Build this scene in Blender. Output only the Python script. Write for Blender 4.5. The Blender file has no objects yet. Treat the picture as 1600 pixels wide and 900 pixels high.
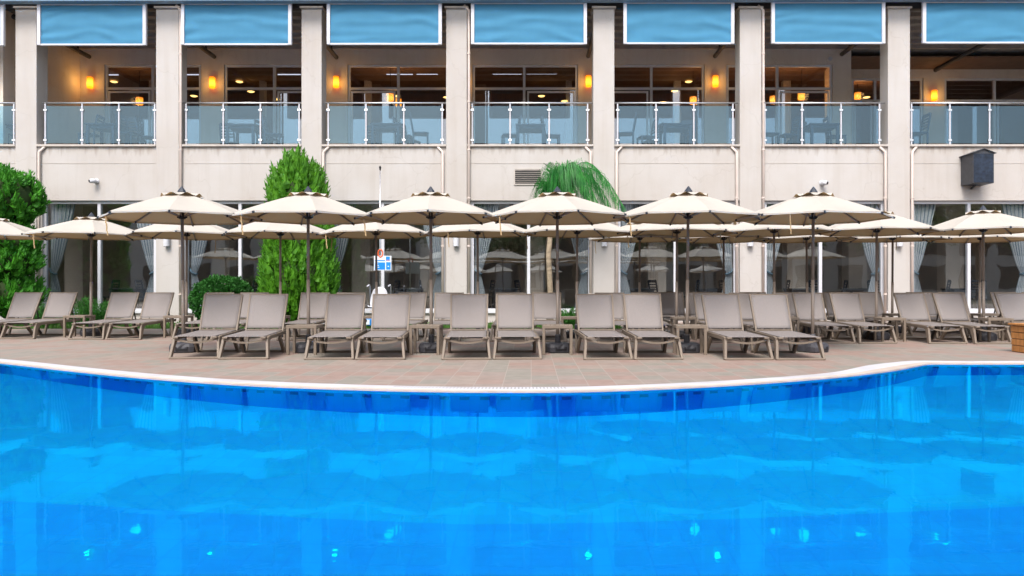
import bpy, math, random
from mathutils import Vector, Matrix, noise
R = math.radians
C = bpy.context.scene.collection
scn = bpy.context.scene
random.seed(11)

# ------------------------------------------------------------------ camera
F = 1150.0; VPX = 830.0; HY = 450.0; H = 1.15
cam_d = bpy.data.cameras.new('camera'); cam = bpy.data.objects.new('camera', cam_d); C.objects.link(cam)
cam.location = (0, 0, H); cam.rotation_euler = (R(90), 0, 0)
cam_d.sensor_width = 36; cam_d.lens = 36 * F / 1600; cam_d.shift_x = -30 / 1600
cam_d.clip_start = 0.05; cam_d.clip_end = 3000
scn.camera = cam

def X(px, y): return (px - VPX) * y / F           # pixel column -> metres at a known distance
def Z(py, y): return H + (HY - py) * y / F
def YG(py, h=H): return h * F / (py - HY)         # ground distance of a pixel row

# ------------------------------------------------------------------ world, sun, exposure
SUN_EL, SUN_AZ = 50, 192     # azimuth measured clockwise from +Y: behind and left of the camera
w = bpy.data.worlds.new('World'); scn.world = w; w.use_nodes = True
nt = w.node_tree; nt.nodes.clear()
out = nt.nodes.new('ShaderNodeOutputWorld'); bg = nt.nodes.new('ShaderNodeBackground')
sky = nt.nodes.new('ShaderNodeTexSky'); sky.sky_type = 'NISHITA'; sky.sun_disc = False
sky.sun_elevation = R(SUN_EL); sky.sun_rotation = R(SUN_AZ); sky.dust_density = 3.5; sky.air_density = 1.0
hsv = nt.nodes.new('ShaderNodeHueSaturation'); hsv.inputs['Saturation'].default_value = 0.62
nt.links.new(sky.outputs[0], hsv.inputs['Color']); nt.links.new(hsv.outputs[0], bg.inputs[0])
bg.inputs[1].default_value = 0.15
nt.links.new(bg.outputs[0], out.inputs[0])
sd = bpy.data.lights.new('sun', 'SUN'); sun = bpy.data.objects.new('sun', sd); C.objects.link(sun)
sd.energy = 1.75; sd.angle = R(24); sd.color = (1.0, 0.95, 0.9)
a, e = R(SUN_AZ), R(SUN_EL)
d = Vector((math.sin(a) * math.cos(e), math.cos(a) * math.cos(e), math.sin(e)))
sun.rotation_euler = d.to_track_quat('Z', 'Y').to_euler()
vs = scn.view_settings; vs.view_transform = 'Standard'; vs.look = 'None'; vs.exposure = 0.86; vs.gamma = 1; vs.use_curve_mapping = False
cy = scn.cycles
cy.use_denoising = True; cy.max_bounces = 10; cy.transparent_max_bounces = 24; cy.transmission_bounces = 8
cy.glossy_bounces = 5; cy.diffuse_bounces = 4; cy.caustics_refractive = True; cy.caustics_reflective = False
cy.blur_glossy = 0.3; cy.sample_clamp_indirect = 8

# ------------------------------------------------------------------ materials
def new_mat(name):
    m = bpy.data.materials.new(name); m.use_nodes = True
    t = m.node_tree; t.nodes.clear(); o = t.nodes.new('ShaderNodeOutputMaterial')
    return m, t, o
def N(t, kind, **kw):
    n = t.nodes.new(kind)
    for k, v in kw.items():
        if k in n.inputs: n.inputs[k].default_value = v
        else: setattr(n, k, v)
    return n
def rgba(c): return (c[0], c[1], c[2], 1.0)
def shade(c, f): return tuple(min(1, x * f) for x in c)
def plain(name, col, rough=0.6, var=0.12, scale=3.0, bump=0.0, bscale=40.0, metal=0.0, spec=0.4, stretch=(1, 1, 1), col2=None, detail=4, trans=0.0):
    m, t, o = new_mat(name)
    tc = N(t, 'ShaderNodeTexCoord'); mp = N(t, 'ShaderNodeMapping'); mp.inputs['Scale'].default_value = stretch
    t.links.new(tc.outputs['Object'], mp.inputs[0])
    nz = N(t, 'ShaderNodeTexNoise'); nz.inputs['Scale'].default_value = scale; nz.inputs['Detail'].default_value = detail
    t.links.new(mp.outputs[0], nz.inputs['Vector'])
    cr = N(t, 'ShaderNodeValToRGB'); cr.color_ramp.elements[0].position = 0.3; cr.color_ramp.elements[1].position = 0.7
    cr.color_ramp.elements[0].color = rgba(shade(col, 1 - var)); cr.color_ramp.elements[1].color = rgba(col2 or shade(col, 1 + var))
    t.links.new(nz.outputs[0], cr.inputs[0])
    b = N(t, 'ShaderNodeBsdfPrincipled'); b.inputs['Roughness'].default_value = rough; b.inputs['Metallic'].default_value = metal
    b.inputs['Specular IOR Level'].default_value = spec
    t.links.new(cr.outputs[0], b.inputs['Base Color'])
    if bump:
        n2 = N(t, 'ShaderNodeTexNoise'); n2.inputs['Scale'].default_value = bscale; n2.inputs['Detail'].default_value = 3
        t.links.new(tc.outputs['Object'], n2.inputs['Vector'])
        bp = N(t, 'ShaderNodeBump'); bp.inputs['Strength'].default_value = bump; bp.inputs['Distance'].default_value = 0.01
        t.links.new(n2.outputs[0], bp.inputs['Height']); t.links.new(bp.outputs[0], b.inputs['Normal'])
    if trans:
        tr = N(t, 'ShaderNodeBsdfTranslucent'); t.links.new(cr.outputs[0], tr.inputs[0])
        mx = N(t, 'ShaderNodeMixShader'); mx.inputs[0].default_value = trans
        t.links.new(b.outputs[0], mx.inputs[1]); t.links.new(tr.outputs[0], mx.inputs[2]); t.links.new(mx.outputs[0], o.inputs[0])
    else:
        t.links.new(b.outputs[0], o.inputs[0])
    return m
def stucco(name, col):
    """painted render: soft mottling, faint vertical rain streaks, fine grain, a few hairline cracks"""
    m, t, o = new_mat(name)
    tc = N(t, 'ShaderNodeTexCoord')
    n1 = N(t, 'ShaderNodeTexNoise'); n1.inputs['Scale'].default_value = 0.55; n1.inputs['Detail'].default_value = 6; n1.inputs['Roughness'].default_value = 0.6
    t.links.new(tc.outputs['Object'], n1.inputs['Vector'])
    mp = N(t, 'ShaderNodeMapping'); mp.inputs['Scale'].default_value = (3.5, 3.5, 0.25); t.links.new(tc.outputs['Object'], mp.inputs[0])
    n2 = N(t, 'ShaderNodeTexNoise'); n2.inputs['Scale'].default_value = 1.3; n2.inputs['Detail'].default_value = 5; t.links.new(mp.outputs[0], n2.inputs['Vector'])
    c1 = N(t, 'ShaderNodeValToRGB'); c1.color_ramp.elements[0].position = .3; c1.color_ramp.elements[1].position = .72
    c1.color_ramp.elements[0].color = rgba((col[0] * .93, col[1] * .89, col[2] * .85)); c1.color_ramp.elements[1].color = rgba(shade(col, 1.04))
    t.links.new(n1.outputs[0], c1.inputs[0])
    c2 = N(t, 'ShaderNodeValToRGB'); c2.color_ramp.elements[0].position = .3; c2.color_ramp.elements[1].position = .5
    c2.color_ramp.elements[0].color = (.88, .85, .82, 1); c2.color_ramp.elements[1].color = (1, 1, 1, 1)
    t.links.new(n2.outputs[0], c2.inputs[0])
    mu = N(t, 'ShaderNodeMixRGB', blend_type='MULTIPLY'); mu.inputs[0].default_value = 0.38
    t.links.new(c1.outputs[0], mu.inputs[1]); t.links.new(c2.outputs[0], mu.inputs[2])
    # hairline cracks
    v = N(t, 'ShaderNodeTexVoronoi', feature='DISTANCE_TO_EDGE'); v.inputs['Scale'].default_value = 0.42
    nd = N(t, 'ShaderNodeTexNoise'); nd.inputs['Scale'].default_value = 2.5; t.links.new(tc.outputs['Object'], nd.inputs['Vector'])
    ad = N(t, 'ShaderNodeMixRGB', blend_type='ADD'); ad.inputs[0].default_value = .6
    t.links.new(tc.outputs['Object'], ad.inputs[1]); t.links.new(nd.outputs['Color'], ad.inputs[2]); t.links.new(ad.outputs[0], v.inputs['Vector'])
    c3 = N(t, 'ShaderNodeValToRGB'); c3.color_ramp.elements[0].position = 0.0; c3.color_ramp.elements[1].position = .006
    c3.color_ramp.elements[0].color = (.62, .55, .5, 1); c3.color_ramp.elements[1].color = (1, 1, 1, 1); t.links.new(v.outputs[0], c3.inputs[0])
    m2 = N(t, 'ShaderNodeMixRGB', blend_type='MULTIPLY'); m2.inputs[0].default_value = .25
    t.links.new(mu.outputs[0], m2.inputs[1]); t.links.new(c3.outputs[0], m2.inputs[2])
    b = N(t, 'ShaderNodeBsdfPrincipled'); b.inputs['Roughness'].default_value = .85; b.inputs['Specular IOR Level'].default_value = .2
    t.links.new(m2.outputs[0], b.inputs['Base Color'])
    n4 = N(t, 'ShaderNodeTexNoise'); n4.inputs['Scale'].default_value = 45; n4.inputs['Detail'].default_value = 4; t.links.new(tc.outputs['Object'], n4.inputs['Vector'])
    bp = N(t, 'ShaderNodeBump'); bp.inputs['Strength'].default_value = .35; bp.inputs['Distance'].default_value = .01
    t.links.new(n4.outputs[0], bp.inputs['Height']); t.links.new(bp.outputs[0], b.inputs['Normal']); t.links.new(b.outputs[0], o.inputs[0])
    return m
def glass(name, tint, base_refl, refl_tint=(1, 1, 1), rough=0.0, wav=0.0):
    m, t, o = new_mat(name)
    tr = N(t, 'ShaderNodeBsdfTransparent'); tr.inputs[0].default_value = rgba(tint)
    gl = N(t, 'ShaderNodeBsdfGlossy'); gl.inputs[0].default_value = rgba(refl_tint); gl.inputs['Roughness'].default_value = rough
    fr = N(t, 'ShaderNodeFresnel'); ge = N(t, 'ShaderNodeNewGeometry')   # same reflectance from both faces of a thin pane
    io = N(t, 'ShaderNodeMapRange'); io.inputs[3].default_value = 1.5; io.inputs[4].default_value = 1 / 1.5
    t.links.new(ge.outputs['Backfacing'], io.inputs[0]); t.links.new(io.outputs[0], fr.inputs[0])
    ma = N(t, 'ShaderNodeMath', operation='MULTIPLY_ADD', use_clamp=True); ma.inputs[1].default_value = 1.0; ma.inputs[2].default_value = base_refl
    t.links.new(fr.outputs[0], ma.inputs[0])
    if wav:
        tc = N(t, 'ShaderNodeTexCoord'); nz = N(t, 'ShaderNodeTexNoise'); nz.inputs['Scale'].default_value = 1.2; nz.inputs['Detail'].default_value = 1
        bp = N(t, 'ShaderNodeBump'); bp.inputs['Strength'].default_value = wav; bp.inputs['Distance'].default_value = .01
        t.links.new(tc.outputs['Object'], nz.inputs['Vector']); t.links.new(nz.outputs[0], bp.inputs['Height']); t.links.new(bp.outputs[0], gl.inputs['Normal'])
    mx = N(t, 'ShaderNodeMixShader'); t.links.new(ma.outputs[0], mx.inputs[0]); t.links.new(tr.outputs[0], mx.inputs[1]); t.links.new(gl.outputs[0], mx.inputs[2])
    t.links.new(mx.outputs[0], o.inputs[0]); return m
def emit(name, c1, c2, s, zlo, zhi):
    """lampshade glowing strongest near its bulb (object z)"""
    m, t, o = new_mat(name)
    tc = N(t, 'ShaderNodeTexCoord'); sp = N(t, 'ShaderNodeSeparateXYZ'); t.links.new(tc.outputs['Object'], sp.inputs[0])
    mr = N(t, 'ShaderNodeMapRange'); mr.inputs[1].default_value = zlo; mr.inputs[2].default_value = zhi; t.links.new(sp.outputs[2], mr.inputs[0])
    cr = N(t, 'ShaderNodeValToRGB'); e = cr.color_ramp.elements
    e[0].position = 0; e[0].color = rgba(c2); e[1].position = 1; e[1].color = rgba(shade(c2, .45)); k = e.new(.35); k.color = rgba(c1)
    t.links.new(mr.outputs[0], cr.inputs[0])
    em = N(t, 'ShaderNodeEmission'); em.inputs[1].default_value = s; t.links.new(cr.outputs[0], em.inputs[0]); t.links.new(em.outputs[0], o.inputs[0])
    return m
def stripes(name, c1, c2, freq, trans=0.3):
    """striped curtain cloth; stripes follow the UV u of the cloth"""
    m, t, o = new_mat(name)
    uv = N(t, 'ShaderNodeUVMap'); sp = N(t, 'ShaderNodeSeparateXYZ'); t.links.new(uv.outputs[0], sp.inputs[0])
    mu = N(t, 'ShaderNodeMath', operation='MULTIPLY'); mu.inputs[1].default_value = freq; t.links.new(sp.outputs[0], mu.inputs[0])
    fr = N(t, 'ShaderNodeMath', operation='FRACT'); t.links.new(mu.outputs[0], fr.inputs[0])
    cr = N(t, 'ShaderNodeValToRGB'); e = cr.color_ramp.elements; e[0].position = .66; e[0].color = rgba(c1); e[1].position = .72; e[1].color = rgba(c2)
    t.links.new(fr.outputs[0], cr.inputs[0])
    b = N(t, 'ShaderNodeBsdfDiffuse'); t.links.new(cr.outputs[0], b.inputs[0]); tr = N(t, 'ShaderNodeBsdfTranslucent'); t.links.new(cr.outputs[0], tr.inputs[0])
    mx = N(t, 'ShaderNodeMixShader'); mx.inputs[0].default_value = trans
    t.links.new(b.outputs[0], mx.inputs[1]); t.links.new(tr.outputs[0], mx.inputs[2]); t.links.new(mx.outputs[0], o.inputs[0]); return m
def tiles(name, sx, sy, cols, grout, gw, rough, bump=.3, patch=None, wear=0.1):
    """rectangular paving: a random stone colour per tile, grout lines, stains"""
    m, t, o = new_mat(name)
    tc = N(t, 'ShaderNodeTexCoord'); sp = N(t, 'ShaderNodeSeparateXYZ'); t.links.new(tc.outputs['Object'], sp.inputs[0])
    def ax(i, s):
        dv = N(t, 'ShaderNodeMath', operation='DIVIDE'); dv.inputs[1].default_value = s; t.links.new(sp.outputs[i], dv.inputs[0])
        fl = N(t, 'ShaderNodeMath', operation='FLOOR'); t.links.new(dv.outputs[0], fl.inputs[0])
        fr = N(t, 'ShaderNodeMath', operation='FRACT'); t.links.new(dv.outputs[0], fr.inputs[0])
        pp = N(t, 'ShaderNodeMath', operation='PINGPONG'); pp.inputs[1].default_value = .5; t.links.new(dv.outputs[0], pp.inputs[0])
        ms = N(t, 'ShaderNodeMath', operation='MULTIPLY'); ms.inputs[1].default_value = s; t.links.new(pp.outputs[0], ms.inputs[0])
        return fl, ms
    fx, dx = ax(0, sx); fy, dy = ax(1, sy)
    cb = N(t, 'ShaderNodeCombineXYZ'); t.links.new(fx.outputs[0], cb.inputs[0]); t.links.new(fy.outputs[0], cb.inputs[1])
    wn = N(t, 'ShaderNodeTexWhiteNoise', noise_dimensions='2D'); t.links.new(cb.outputs[0], wn.inputs['Vector'])
    cr = N(t, 'ShaderNodeValToRGB'); cr.color_ramp.interpolation = 'CONSTANT'; e = cr.color_ramp.elements
    e[0].position = 0; e[0].color = rgba(cols[0]); e[1].position = 1 / len(cols); e[1].color = rgba(cols[1])
    for i in range(2, len(cols)): k = e.new(i / len(cols)); k.color = rgba(cols[i])
    t.links.new(wn.outputs[0], cr.inputs[0])
    col = cr
    nz = N(t, 'ShaderNodeTexNoise'); nz.inputs['Scale'].default_value = 6; nz.inputs['Detail'].default_value = 6; t.links.new(tc.outputs['Object'], nz.inputs['Vector'])
    cs = N(t, 'ShaderNodeValToRGB'); cs.color_ramp.elements[0].position = .3; cs.color_ramp.elements[1].position = .7
    cs.color_ramp.elements[0].color = (1 - wear * 1.5,) * 3 + (1,); cs.color_ramp.elements[1].color = (1,) * 3 + (1,)
    t.links.new(nz.outputs[0], cs.inputs[0])
    mu = N(t, 'ShaderNodeMixRGB', blend_type='MULTIPLY'); mu.inputs[0].default_value = 1
    t.links.new(col.outputs[0], mu.inputs[1]); t.links.new(cs.outputs[0], mu.inputs[2])
    mn = N(t, 'ShaderNodeMath', operation='MINIMUM'); t.links.new(dx.outputs[0], mn.inputs[0]); t.links.new(dy.outputs[0], mn.inputs[1])
    gt = N(t, 'ShaderNodeMath', operation='GREATER_THAN'); gt.inputs[1].default_value = gw; t.links.new(mn.outputs[0], gt.inputs[0])
    gm = N(t, 'ShaderNodeMixRGB'); gm.inputs[1].default_value = rgba(grout); t.links.new(gt.outputs[0], gm.inputs[0]); t.links.new(mu.outputs[0], gm.inputs[2])
    b = N(t, 'ShaderNodeBsdfPrincipled'); b.inputs['Roughness'].default_value = rough; b.inputs['Specular IOR Level'].default_value = .3
    t.links.new(gm.outputs[0], b.inputs['Base Color'])
    if bump:
        bp = N(t, 'ShaderNodeBump'); bp.inputs['Strength'].default_value = bump; bp.inputs['Distance'].default_value = .004
        t.links.new(gt.outputs[0], bp.inputs['Height']); t.links.new(bp.outputs[0], b.inputs['Normal'])
    t.links.new(b.outputs[0], o.inputs[0]); return m

M = {}
M['stucco'] = stucco('stucco', (.475, .458, .445))
M['stucco_in'] = stucco('balcony_stucco', (.74, .66, .575))
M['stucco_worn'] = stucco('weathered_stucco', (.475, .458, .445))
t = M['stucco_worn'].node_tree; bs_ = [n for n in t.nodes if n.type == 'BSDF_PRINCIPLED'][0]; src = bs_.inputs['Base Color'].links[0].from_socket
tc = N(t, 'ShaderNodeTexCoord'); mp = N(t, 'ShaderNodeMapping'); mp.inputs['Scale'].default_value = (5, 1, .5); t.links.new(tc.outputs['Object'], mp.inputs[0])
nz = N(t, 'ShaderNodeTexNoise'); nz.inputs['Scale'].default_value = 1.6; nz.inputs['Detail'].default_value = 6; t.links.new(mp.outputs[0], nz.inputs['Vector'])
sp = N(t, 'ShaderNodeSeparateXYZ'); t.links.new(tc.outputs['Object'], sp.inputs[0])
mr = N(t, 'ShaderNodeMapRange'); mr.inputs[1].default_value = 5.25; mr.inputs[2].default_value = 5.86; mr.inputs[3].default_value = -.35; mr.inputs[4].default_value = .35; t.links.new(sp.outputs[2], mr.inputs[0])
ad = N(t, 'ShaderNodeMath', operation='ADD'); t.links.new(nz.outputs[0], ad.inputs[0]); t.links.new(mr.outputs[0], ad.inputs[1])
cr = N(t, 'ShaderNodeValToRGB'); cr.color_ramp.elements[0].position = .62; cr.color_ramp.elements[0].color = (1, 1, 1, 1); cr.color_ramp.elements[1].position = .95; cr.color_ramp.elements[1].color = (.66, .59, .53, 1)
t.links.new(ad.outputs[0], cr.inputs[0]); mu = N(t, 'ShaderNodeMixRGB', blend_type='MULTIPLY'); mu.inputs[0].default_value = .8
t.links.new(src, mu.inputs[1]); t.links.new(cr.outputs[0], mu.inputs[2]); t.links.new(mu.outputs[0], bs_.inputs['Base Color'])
M['cap'] = plain('cap_stone', (.45, .41, .375), .7)
M['white'] = plain('white_paint', (.58, .59, .63), .35, .05)
M['greyframe'] = plain('grey_window_frame', (.70, .70, .72), .4, .05)
M['whiterail'] = plain('white_coated_metal', (.54, .55, .60), .3, .04)
M['steel'] = plain('steel', (.72, .73, .75), .25, .05, metal=.85)
M['pipe'] = plain('painted_pipe', (.62, .53, .48), .5, .06)
M['gutter'] = plain('gutter_metal', (.14, .22, .30), .4, .08)
M['roofdark'] = plain('roof_underside', (.30, .28, .27), .7, .2)
M['roofslat'] = plain('roof_slat', (.34, .29, .26), .7, .15)
M['darksteel'] = plain('dark_steel', (.06, .058, .06), .5, .15)
M['bluecloth'] = plain('blue_cloth', (.06, .21, .345), .8, .05, 2.0, bump=.2, bscale=120, spec=.15)
M['canopy'] = plain('canopy_cloth', (.76, .70, .61), .85, .03, 2.0, bump=.15, bscale=180, spec=.1, trans=.13)
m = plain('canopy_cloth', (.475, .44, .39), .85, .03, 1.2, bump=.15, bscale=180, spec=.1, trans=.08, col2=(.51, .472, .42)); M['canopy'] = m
t = m.node_tree; cr_n = [n for n in t.nodes if n.type == 'VALTORGB'][0]; ge = N(t, 'ShaderNodeNewGeometry'); mi = N(t, 'ShaderNodeMixRGB'); mi.inputs[2].default_value = (.50, .36, .20, 1)  # tan underside colour stands in for warm light bounced off the deck
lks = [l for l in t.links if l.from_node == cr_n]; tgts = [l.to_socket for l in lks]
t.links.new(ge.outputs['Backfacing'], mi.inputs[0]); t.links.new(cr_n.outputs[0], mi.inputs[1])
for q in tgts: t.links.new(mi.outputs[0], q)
M['taupe'] = plain('taupe_resin', (.195, .155, .12), .5, .07, 5, bump=.15, bscale=200)
M['taupe_dark'] = plain('dark_brown_resin', (.06, .05, .045), .6, .1)
M['pole'] = plain('taupe_pole', (.215, .175, .145), .4, .06)
M['basegrey'] = plain('grey_plastic_base', (.055, .055, .065), .45, .12, 8, bump=.2, bscale=80)
M['finial'] = plain('dark_finial', (.03, .036, .05), .4, .1)
M['black'] = plain('black_plastic', (.015, .015, .018), .4, .1)
M['soil'] = plain('soil', (.10, .075, .05), .9, .3, 8)
M['woodchair'] = plain('dark_stained_wood', (.028, .032, .045), .5, .15, 4, stretch=(1, 1, 6))
M['interior'] = plain('interior_wall', (.56, .48, .42), .8, .05)
M['interior_dark'] = plain('interior_floor', (.52, .44, .37), .4, .2)
M['brownwall'] = plain('brown_panelled_wall', (.20, .10, .055), .6, .2, 3, stretch=(8, 1, .3))
M['ceil'] = plain('amber_ceiling', (.18, .11, .075), .7, .15)
M['curtain'] = stripes('curtain_cloth', (.80, .82, .86), (.30, .38, .47), 13, .25)
M['tieback'] = plain('tieback_cloth', (.16, .25, .33), .8)
M['pane'] = glass('window_glass', (.93, .95, .95), .13, (.92, .97, 1.0), 0, .25)
M['upane'] = glass('upper_window_glass', (.85, .85, .87), .09, (.9, .95, 1.0))
M['railglass'] = glass('blue_railing_glass', (.62, .79, .88), .03, (.75, .92, 1.0))
M['lamp'] = emit('lit_lampshade', (1.0, .42, .03), (1.0, .20, .005), 2.0, -.20, .20)
M['pendant'] = emit('lit_pendant', (1.0, .36, .03), (1.0, .25, .02), 2, -.15, .15)
M['downlight'] = emit('lit_downlight', (1.0, .62, .18), (1.0, .5, .12), 2.5, -.1, .1)
M['reflstreak'] = emit('glowing_reflection', (.8, .85, 1.0), (.8, .85, 1.0), 1.0, -.1, .1)  # emissive white standing in for mirrored streaks
M['bark'] = plain('bark', (.16, .11, .075), .9, .3, 12, bump=.6, bscale=25, stretch=(1, 1, .3))
M['palmbark'] = plain('palm_trunk', (.27, .215, .15), .9, .3, 6, bump=.6, bscale=20, stretch=(1, 1, 3))
def leafmat(name, c, c2, rough=.55, trans=.3, scale=4):
    return plain(name, c, rough, .25, scale, spec=.3, col2=c2, trans=trans)
M['thuja'] = leafmat('thuja_foliage', (.042, .18, .010), (.12, .36, .018))
M['thuja_in'] = plain('inner_twigs', (.025, .05, .01), .9, .3)
M['topiary'] = leafmat('topiary_foliage', (.028, .17, .014), (.08, .34, .022))
M['palmleaf'] = leafmat('palm_leaf', (.015, .19, .035), (.05, .33, .05), .4)
M['bush'] = leafmat('bush_leaf', (.018, .10, .015), (.045, .20, .03))
M['fern'] = leafmat('fern_leaf', (.025, .13, .02), (.06, .24, .03))
M['treeleaf'] = leafmat('tree_leaf', (.03, .085, .015), (.07, .15, .03))
M['grass'] = leafmat('grass_blade', (.05, .14, .02), (.09, .24, .03))
M['lawn'] = plain('lawn_soil', (.045, .085, .02), .9, .3, 6)
M['signblue'] = plain('sign_blue', (.01, .22, .68), .35, .05)
M['signwhite'] = plain('sign_white', (.75, .82, .9), .35, .03)
M['orange'] = plain('orange_plastic', (.75, .12, .03), .4, .05)
M['boxgrey'] = plain('dark_grey_metal', (.05, .052, .06), .45, .15, 6)
M['boxblue'] = plain('dark_navy_panel', (.016, .024, .042), .3, .5, 9)
M['planter'] = plain('varnished_wood', (.45, .20, .06), .5, .25, 5, stretch=(6, 6, 1))
M['ground'] = plain('earth', (.20, .17, .12), .9, .2, .5)
M['roof_tile'] = plain('terracotta', (.35, .14, .08), .8, .2)
M['deck'] = tiles('deck_tiles', .34, .42, [(.305, .24, .205), (.32, .228, .193), (.275, .25, .213), (.325, .265, .225), (.32, .232, .197), (.285, .256, .22), (.312, .255, .222)], (.35, .305, .265), .004, .75, wear=.12)
M['coping_lip'] = plain('beige_nosing', (.50, .42, .36), .6, .1)
M['poolfloor'] = tiles('pool_tiles', .25, .25, [(.0, .41, 1.0), (.0, .425, 1.0), (.0, .395, 1)], (.0, .36, .97), .006, .5, bump=0, wear=.04)
M['pooldimmed'] = tiles('dimmed_pool_tiles', .25, .25, [(.0, .325, 1), (.0, .335, 1), (.0, .315, 1)], (.0, .29, .95), .006, .5, bump=0, wear=.04)  # deeper blue painted in for light lost in deeper water; floor stays level

# translucent woven sling with a little see-through
m, t, o = new_mat('sling_mesh')
b = N(t, 'ShaderNodeBsdfPrincipled'); b.inputs['Roughness'].default_value = .7; b.inputs['Specular IOR Level'].default_value = .25
tc = N(t, 'ShaderNodeTexCoord'); wv = N(t, 'ShaderNodeTexNoise'); wv.inputs['Scale'].default_value = 260; t.links.new(tc.outputs['Object'], wv.inputs['Vector'])
cr = N(t, 'ShaderNodeValToRGB'); cr.color_ramp.elements[0].position = .35; cr.color_ramp.elements[1].position = .65
cr.color_ramp.elements[0].color = (.23, .21, .205, 1); cr.color_ramp.elements[1].color = (.32, .288, .28, 1)
t.links.new(wv.outputs[0], cr.inputs[0]); t.links.new(cr.outputs[0], b.inputs['Base Color'])
tr = N(t, 'ShaderNodeBsdfTransparent'); mx = N(t, 'ShaderNodeMixShader'); mx.inputs[0].default_value = .16
t.links.new(b.outputs[0], mx.inputs[1]); t.links.new(tr.outputs[0], mx.inputs[2]); t.links.new(mx.outputs[0], o.inputs[0]); M['sling'] = m

# pool wall: blue mosaic with a row of darker dashes (UV in metres)
m, t, o = new_mat('pool_wall_mosaic')
uv = N(t, 'ShaderNodeUVMap'); sp = N(t, 'ShaderNodeSeparateXYZ'); t.links.new(uv.outputs[0], sp.inputs[0])
def mth(op, a, bb=None, cc=None):
    n = N(t, 'ShaderNodeMath', operation=op)
    for i, v in enumerate((a, bb, cc)):
        if v is None: continue
        if isinstance(v, (int, float)): n.inputs[i].default_value = v
        else: t.links.new(v, n.inputs[i])
    return n.outputs[0]
u, v = sp.outputs[0], sp.outputs[1]
dash = mth('MULTIPLY', mth('LESS_THAN', mth('FRACT', mth('DIVIDE', u, .23)), .5), mth('COMPARE', v, .40, .10))
rim = mth('LESS_THAN', v, .0)
gx = mth('LESS_THAN', mth('FRACT', mth('DIVIDE', u, .115)), .06)
c1 = N(t, 'ShaderNodeMixRGB'); c1.inputs[1].default_value = (.0, .17, .92, 1); c1.inputs[2].default_value = (.0, .02, .40, 1); t.links.new(dash, c1.inputs[0])
c2 = N(t, 'ShaderNodeMixRGB'); c2.inputs[2].default_value = (.0, .155, .85, 1); t.links.new(gx, c2.inputs[0]); t.links.new(c1.outputs[0], c2.inputs[1])
b = N(t, 'ShaderNodeBsdfPrincipled'); b.inputs['Roughness'].default_value = .4; t.links.new(c2.outputs[0], b.inputs['Base Color']); t.links.new(b.outputs[0], o.inputs[0]); M['poolwall'] = m

# coping: white overflow grating (slots along UV u)
m, t, o = new_mat('coping_grating')
uv = N(t, 'ShaderNodeUVMap'); sp = N(t, 'ShaderNodeSeparateXYZ'); t.links.new(uv.outputs[0], sp.inputs[0])
u, v = sp.outputs[0], sp.outputs[1]
tc = N(t, 'ShaderNodeTexCoord'); sp2 = N(t, 'ShaderNodeSeparateXYZ'); t.links.new(tc.outputs['Object'], sp2.inputs[0]); sx_ = [sp2.outputs[0]]
slot = mth('MULTIPLY', mth('MULTIPLY', mth('LESS_THAN', mth('FRACT', mth('DIVIDE', u, .042)), .4), mth('COMPARE', v, .55, .30)), mth('COMPARE', sx_[0], -.6, 1.0))
c1 = N(t, 'ShaderNodeMixRGB'); c1.inputs[1].default_value = (.60, .60, .64, 1); c1.inputs[2].default_value = (.30, .28, .28, 1); t.links.new(slot, c1.inputs[0])
tc = N(t, 'ShaderNodeTexCoord'); nz = N(t, 'ShaderNodeTexNoise'); nz.inputs['Scale'].default_value = 1.2; nz.inputs['Detail'].default_value = 5; t.links.new(tc.outputs['Object'], nz.inputs['Vector'])
cr = N(t, 'ShaderNodeValToRGB'); cr.color_ramp.elements[0].position = .35; cr.color_ramp.elements[0].color = (.86, .83, .8, 1); cr.color_ramp.elements[1].position = .55; cr.color_ramp.elements[1].color = (1, 1, 1, 1)
t.links.new(nz.outputs[0], cr.inputs[0]); mu = N(t, 'ShaderNodeMixRGB', blend_type='MULTIPLY'); mu.inputs[0].default_value = 1
t.links.new(c1.outputs[0], mu.inputs[1]); t.links.new(cr.outputs[0], mu.inputs[2])
b = N(t, 'ShaderNodeBsdfPrincipled'); b.inputs['Roughness'].default_value = .45; t.links.new(mu.outputs[0], b.inputs['Base Color']); t.links.new(b.outputs[0], o.inputs[0]); M['coping'] = m

# water: fresnel mix of refraction into the pool and mirror reflection, with tiny wavelets
m, t, o = new_mat('pool_water')
tc = N(t, 'ShaderNodeTexCoord')
na = N(t, 'ShaderNodeTexNoise'); na.inputs['Scale'].default_value = 1.1; na.inputs['Detail'].default_value = 2; t.links.new(tc.outputs['Object'], na.inputs['Vector'])
nb = N(t, 'ShaderNodeTexNoise'); nb.inputs['Scale'].default_value = 7.0; nb.inputs['Detail'].default_value = 2; nb.inputs['Distortion'].default_value = .6; t.links.new(tc.outputs['Object'], nb.inputs['Vector'])
ma = mth('MULTIPLY', na.outputs[0], .7); nc = N(t, 'ShaderNodeTexNoise'); nc.inputs['Scale'].default_value = 24; nc.inputs['Detail'].default_value = 1; t.links.new(tc.outputs['Object'], nc.inputs['Vector'])
mb = mth('MULTIPLY_ADD', nc.outputs[0], .035, mth('MULTIPLY_ADD', nb.outputs[0], .16, ma))
bp = N(t, 'ShaderNodeBump'); bp.inputs['Strength'].default_value = 1.0; bp.inputs['Distance'].default_value = .0018; t.links.new(mb, bp.inputs['Height'])
rf = N(t, 'ShaderNodeBsdfRefraction'); rf.inputs[0].default_value = (.9, 1, 1, 1); rf.inputs['IOR'].default_value = 1.333; rf.inputs['Roughness'].default_value = 0
gl = N(t, 'ShaderNodeBsdfGlossy'); gl.inputs[0].default_value = (.0, .56, 1, 1); gl.inputs['Roughness'].default_value = 0
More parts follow.
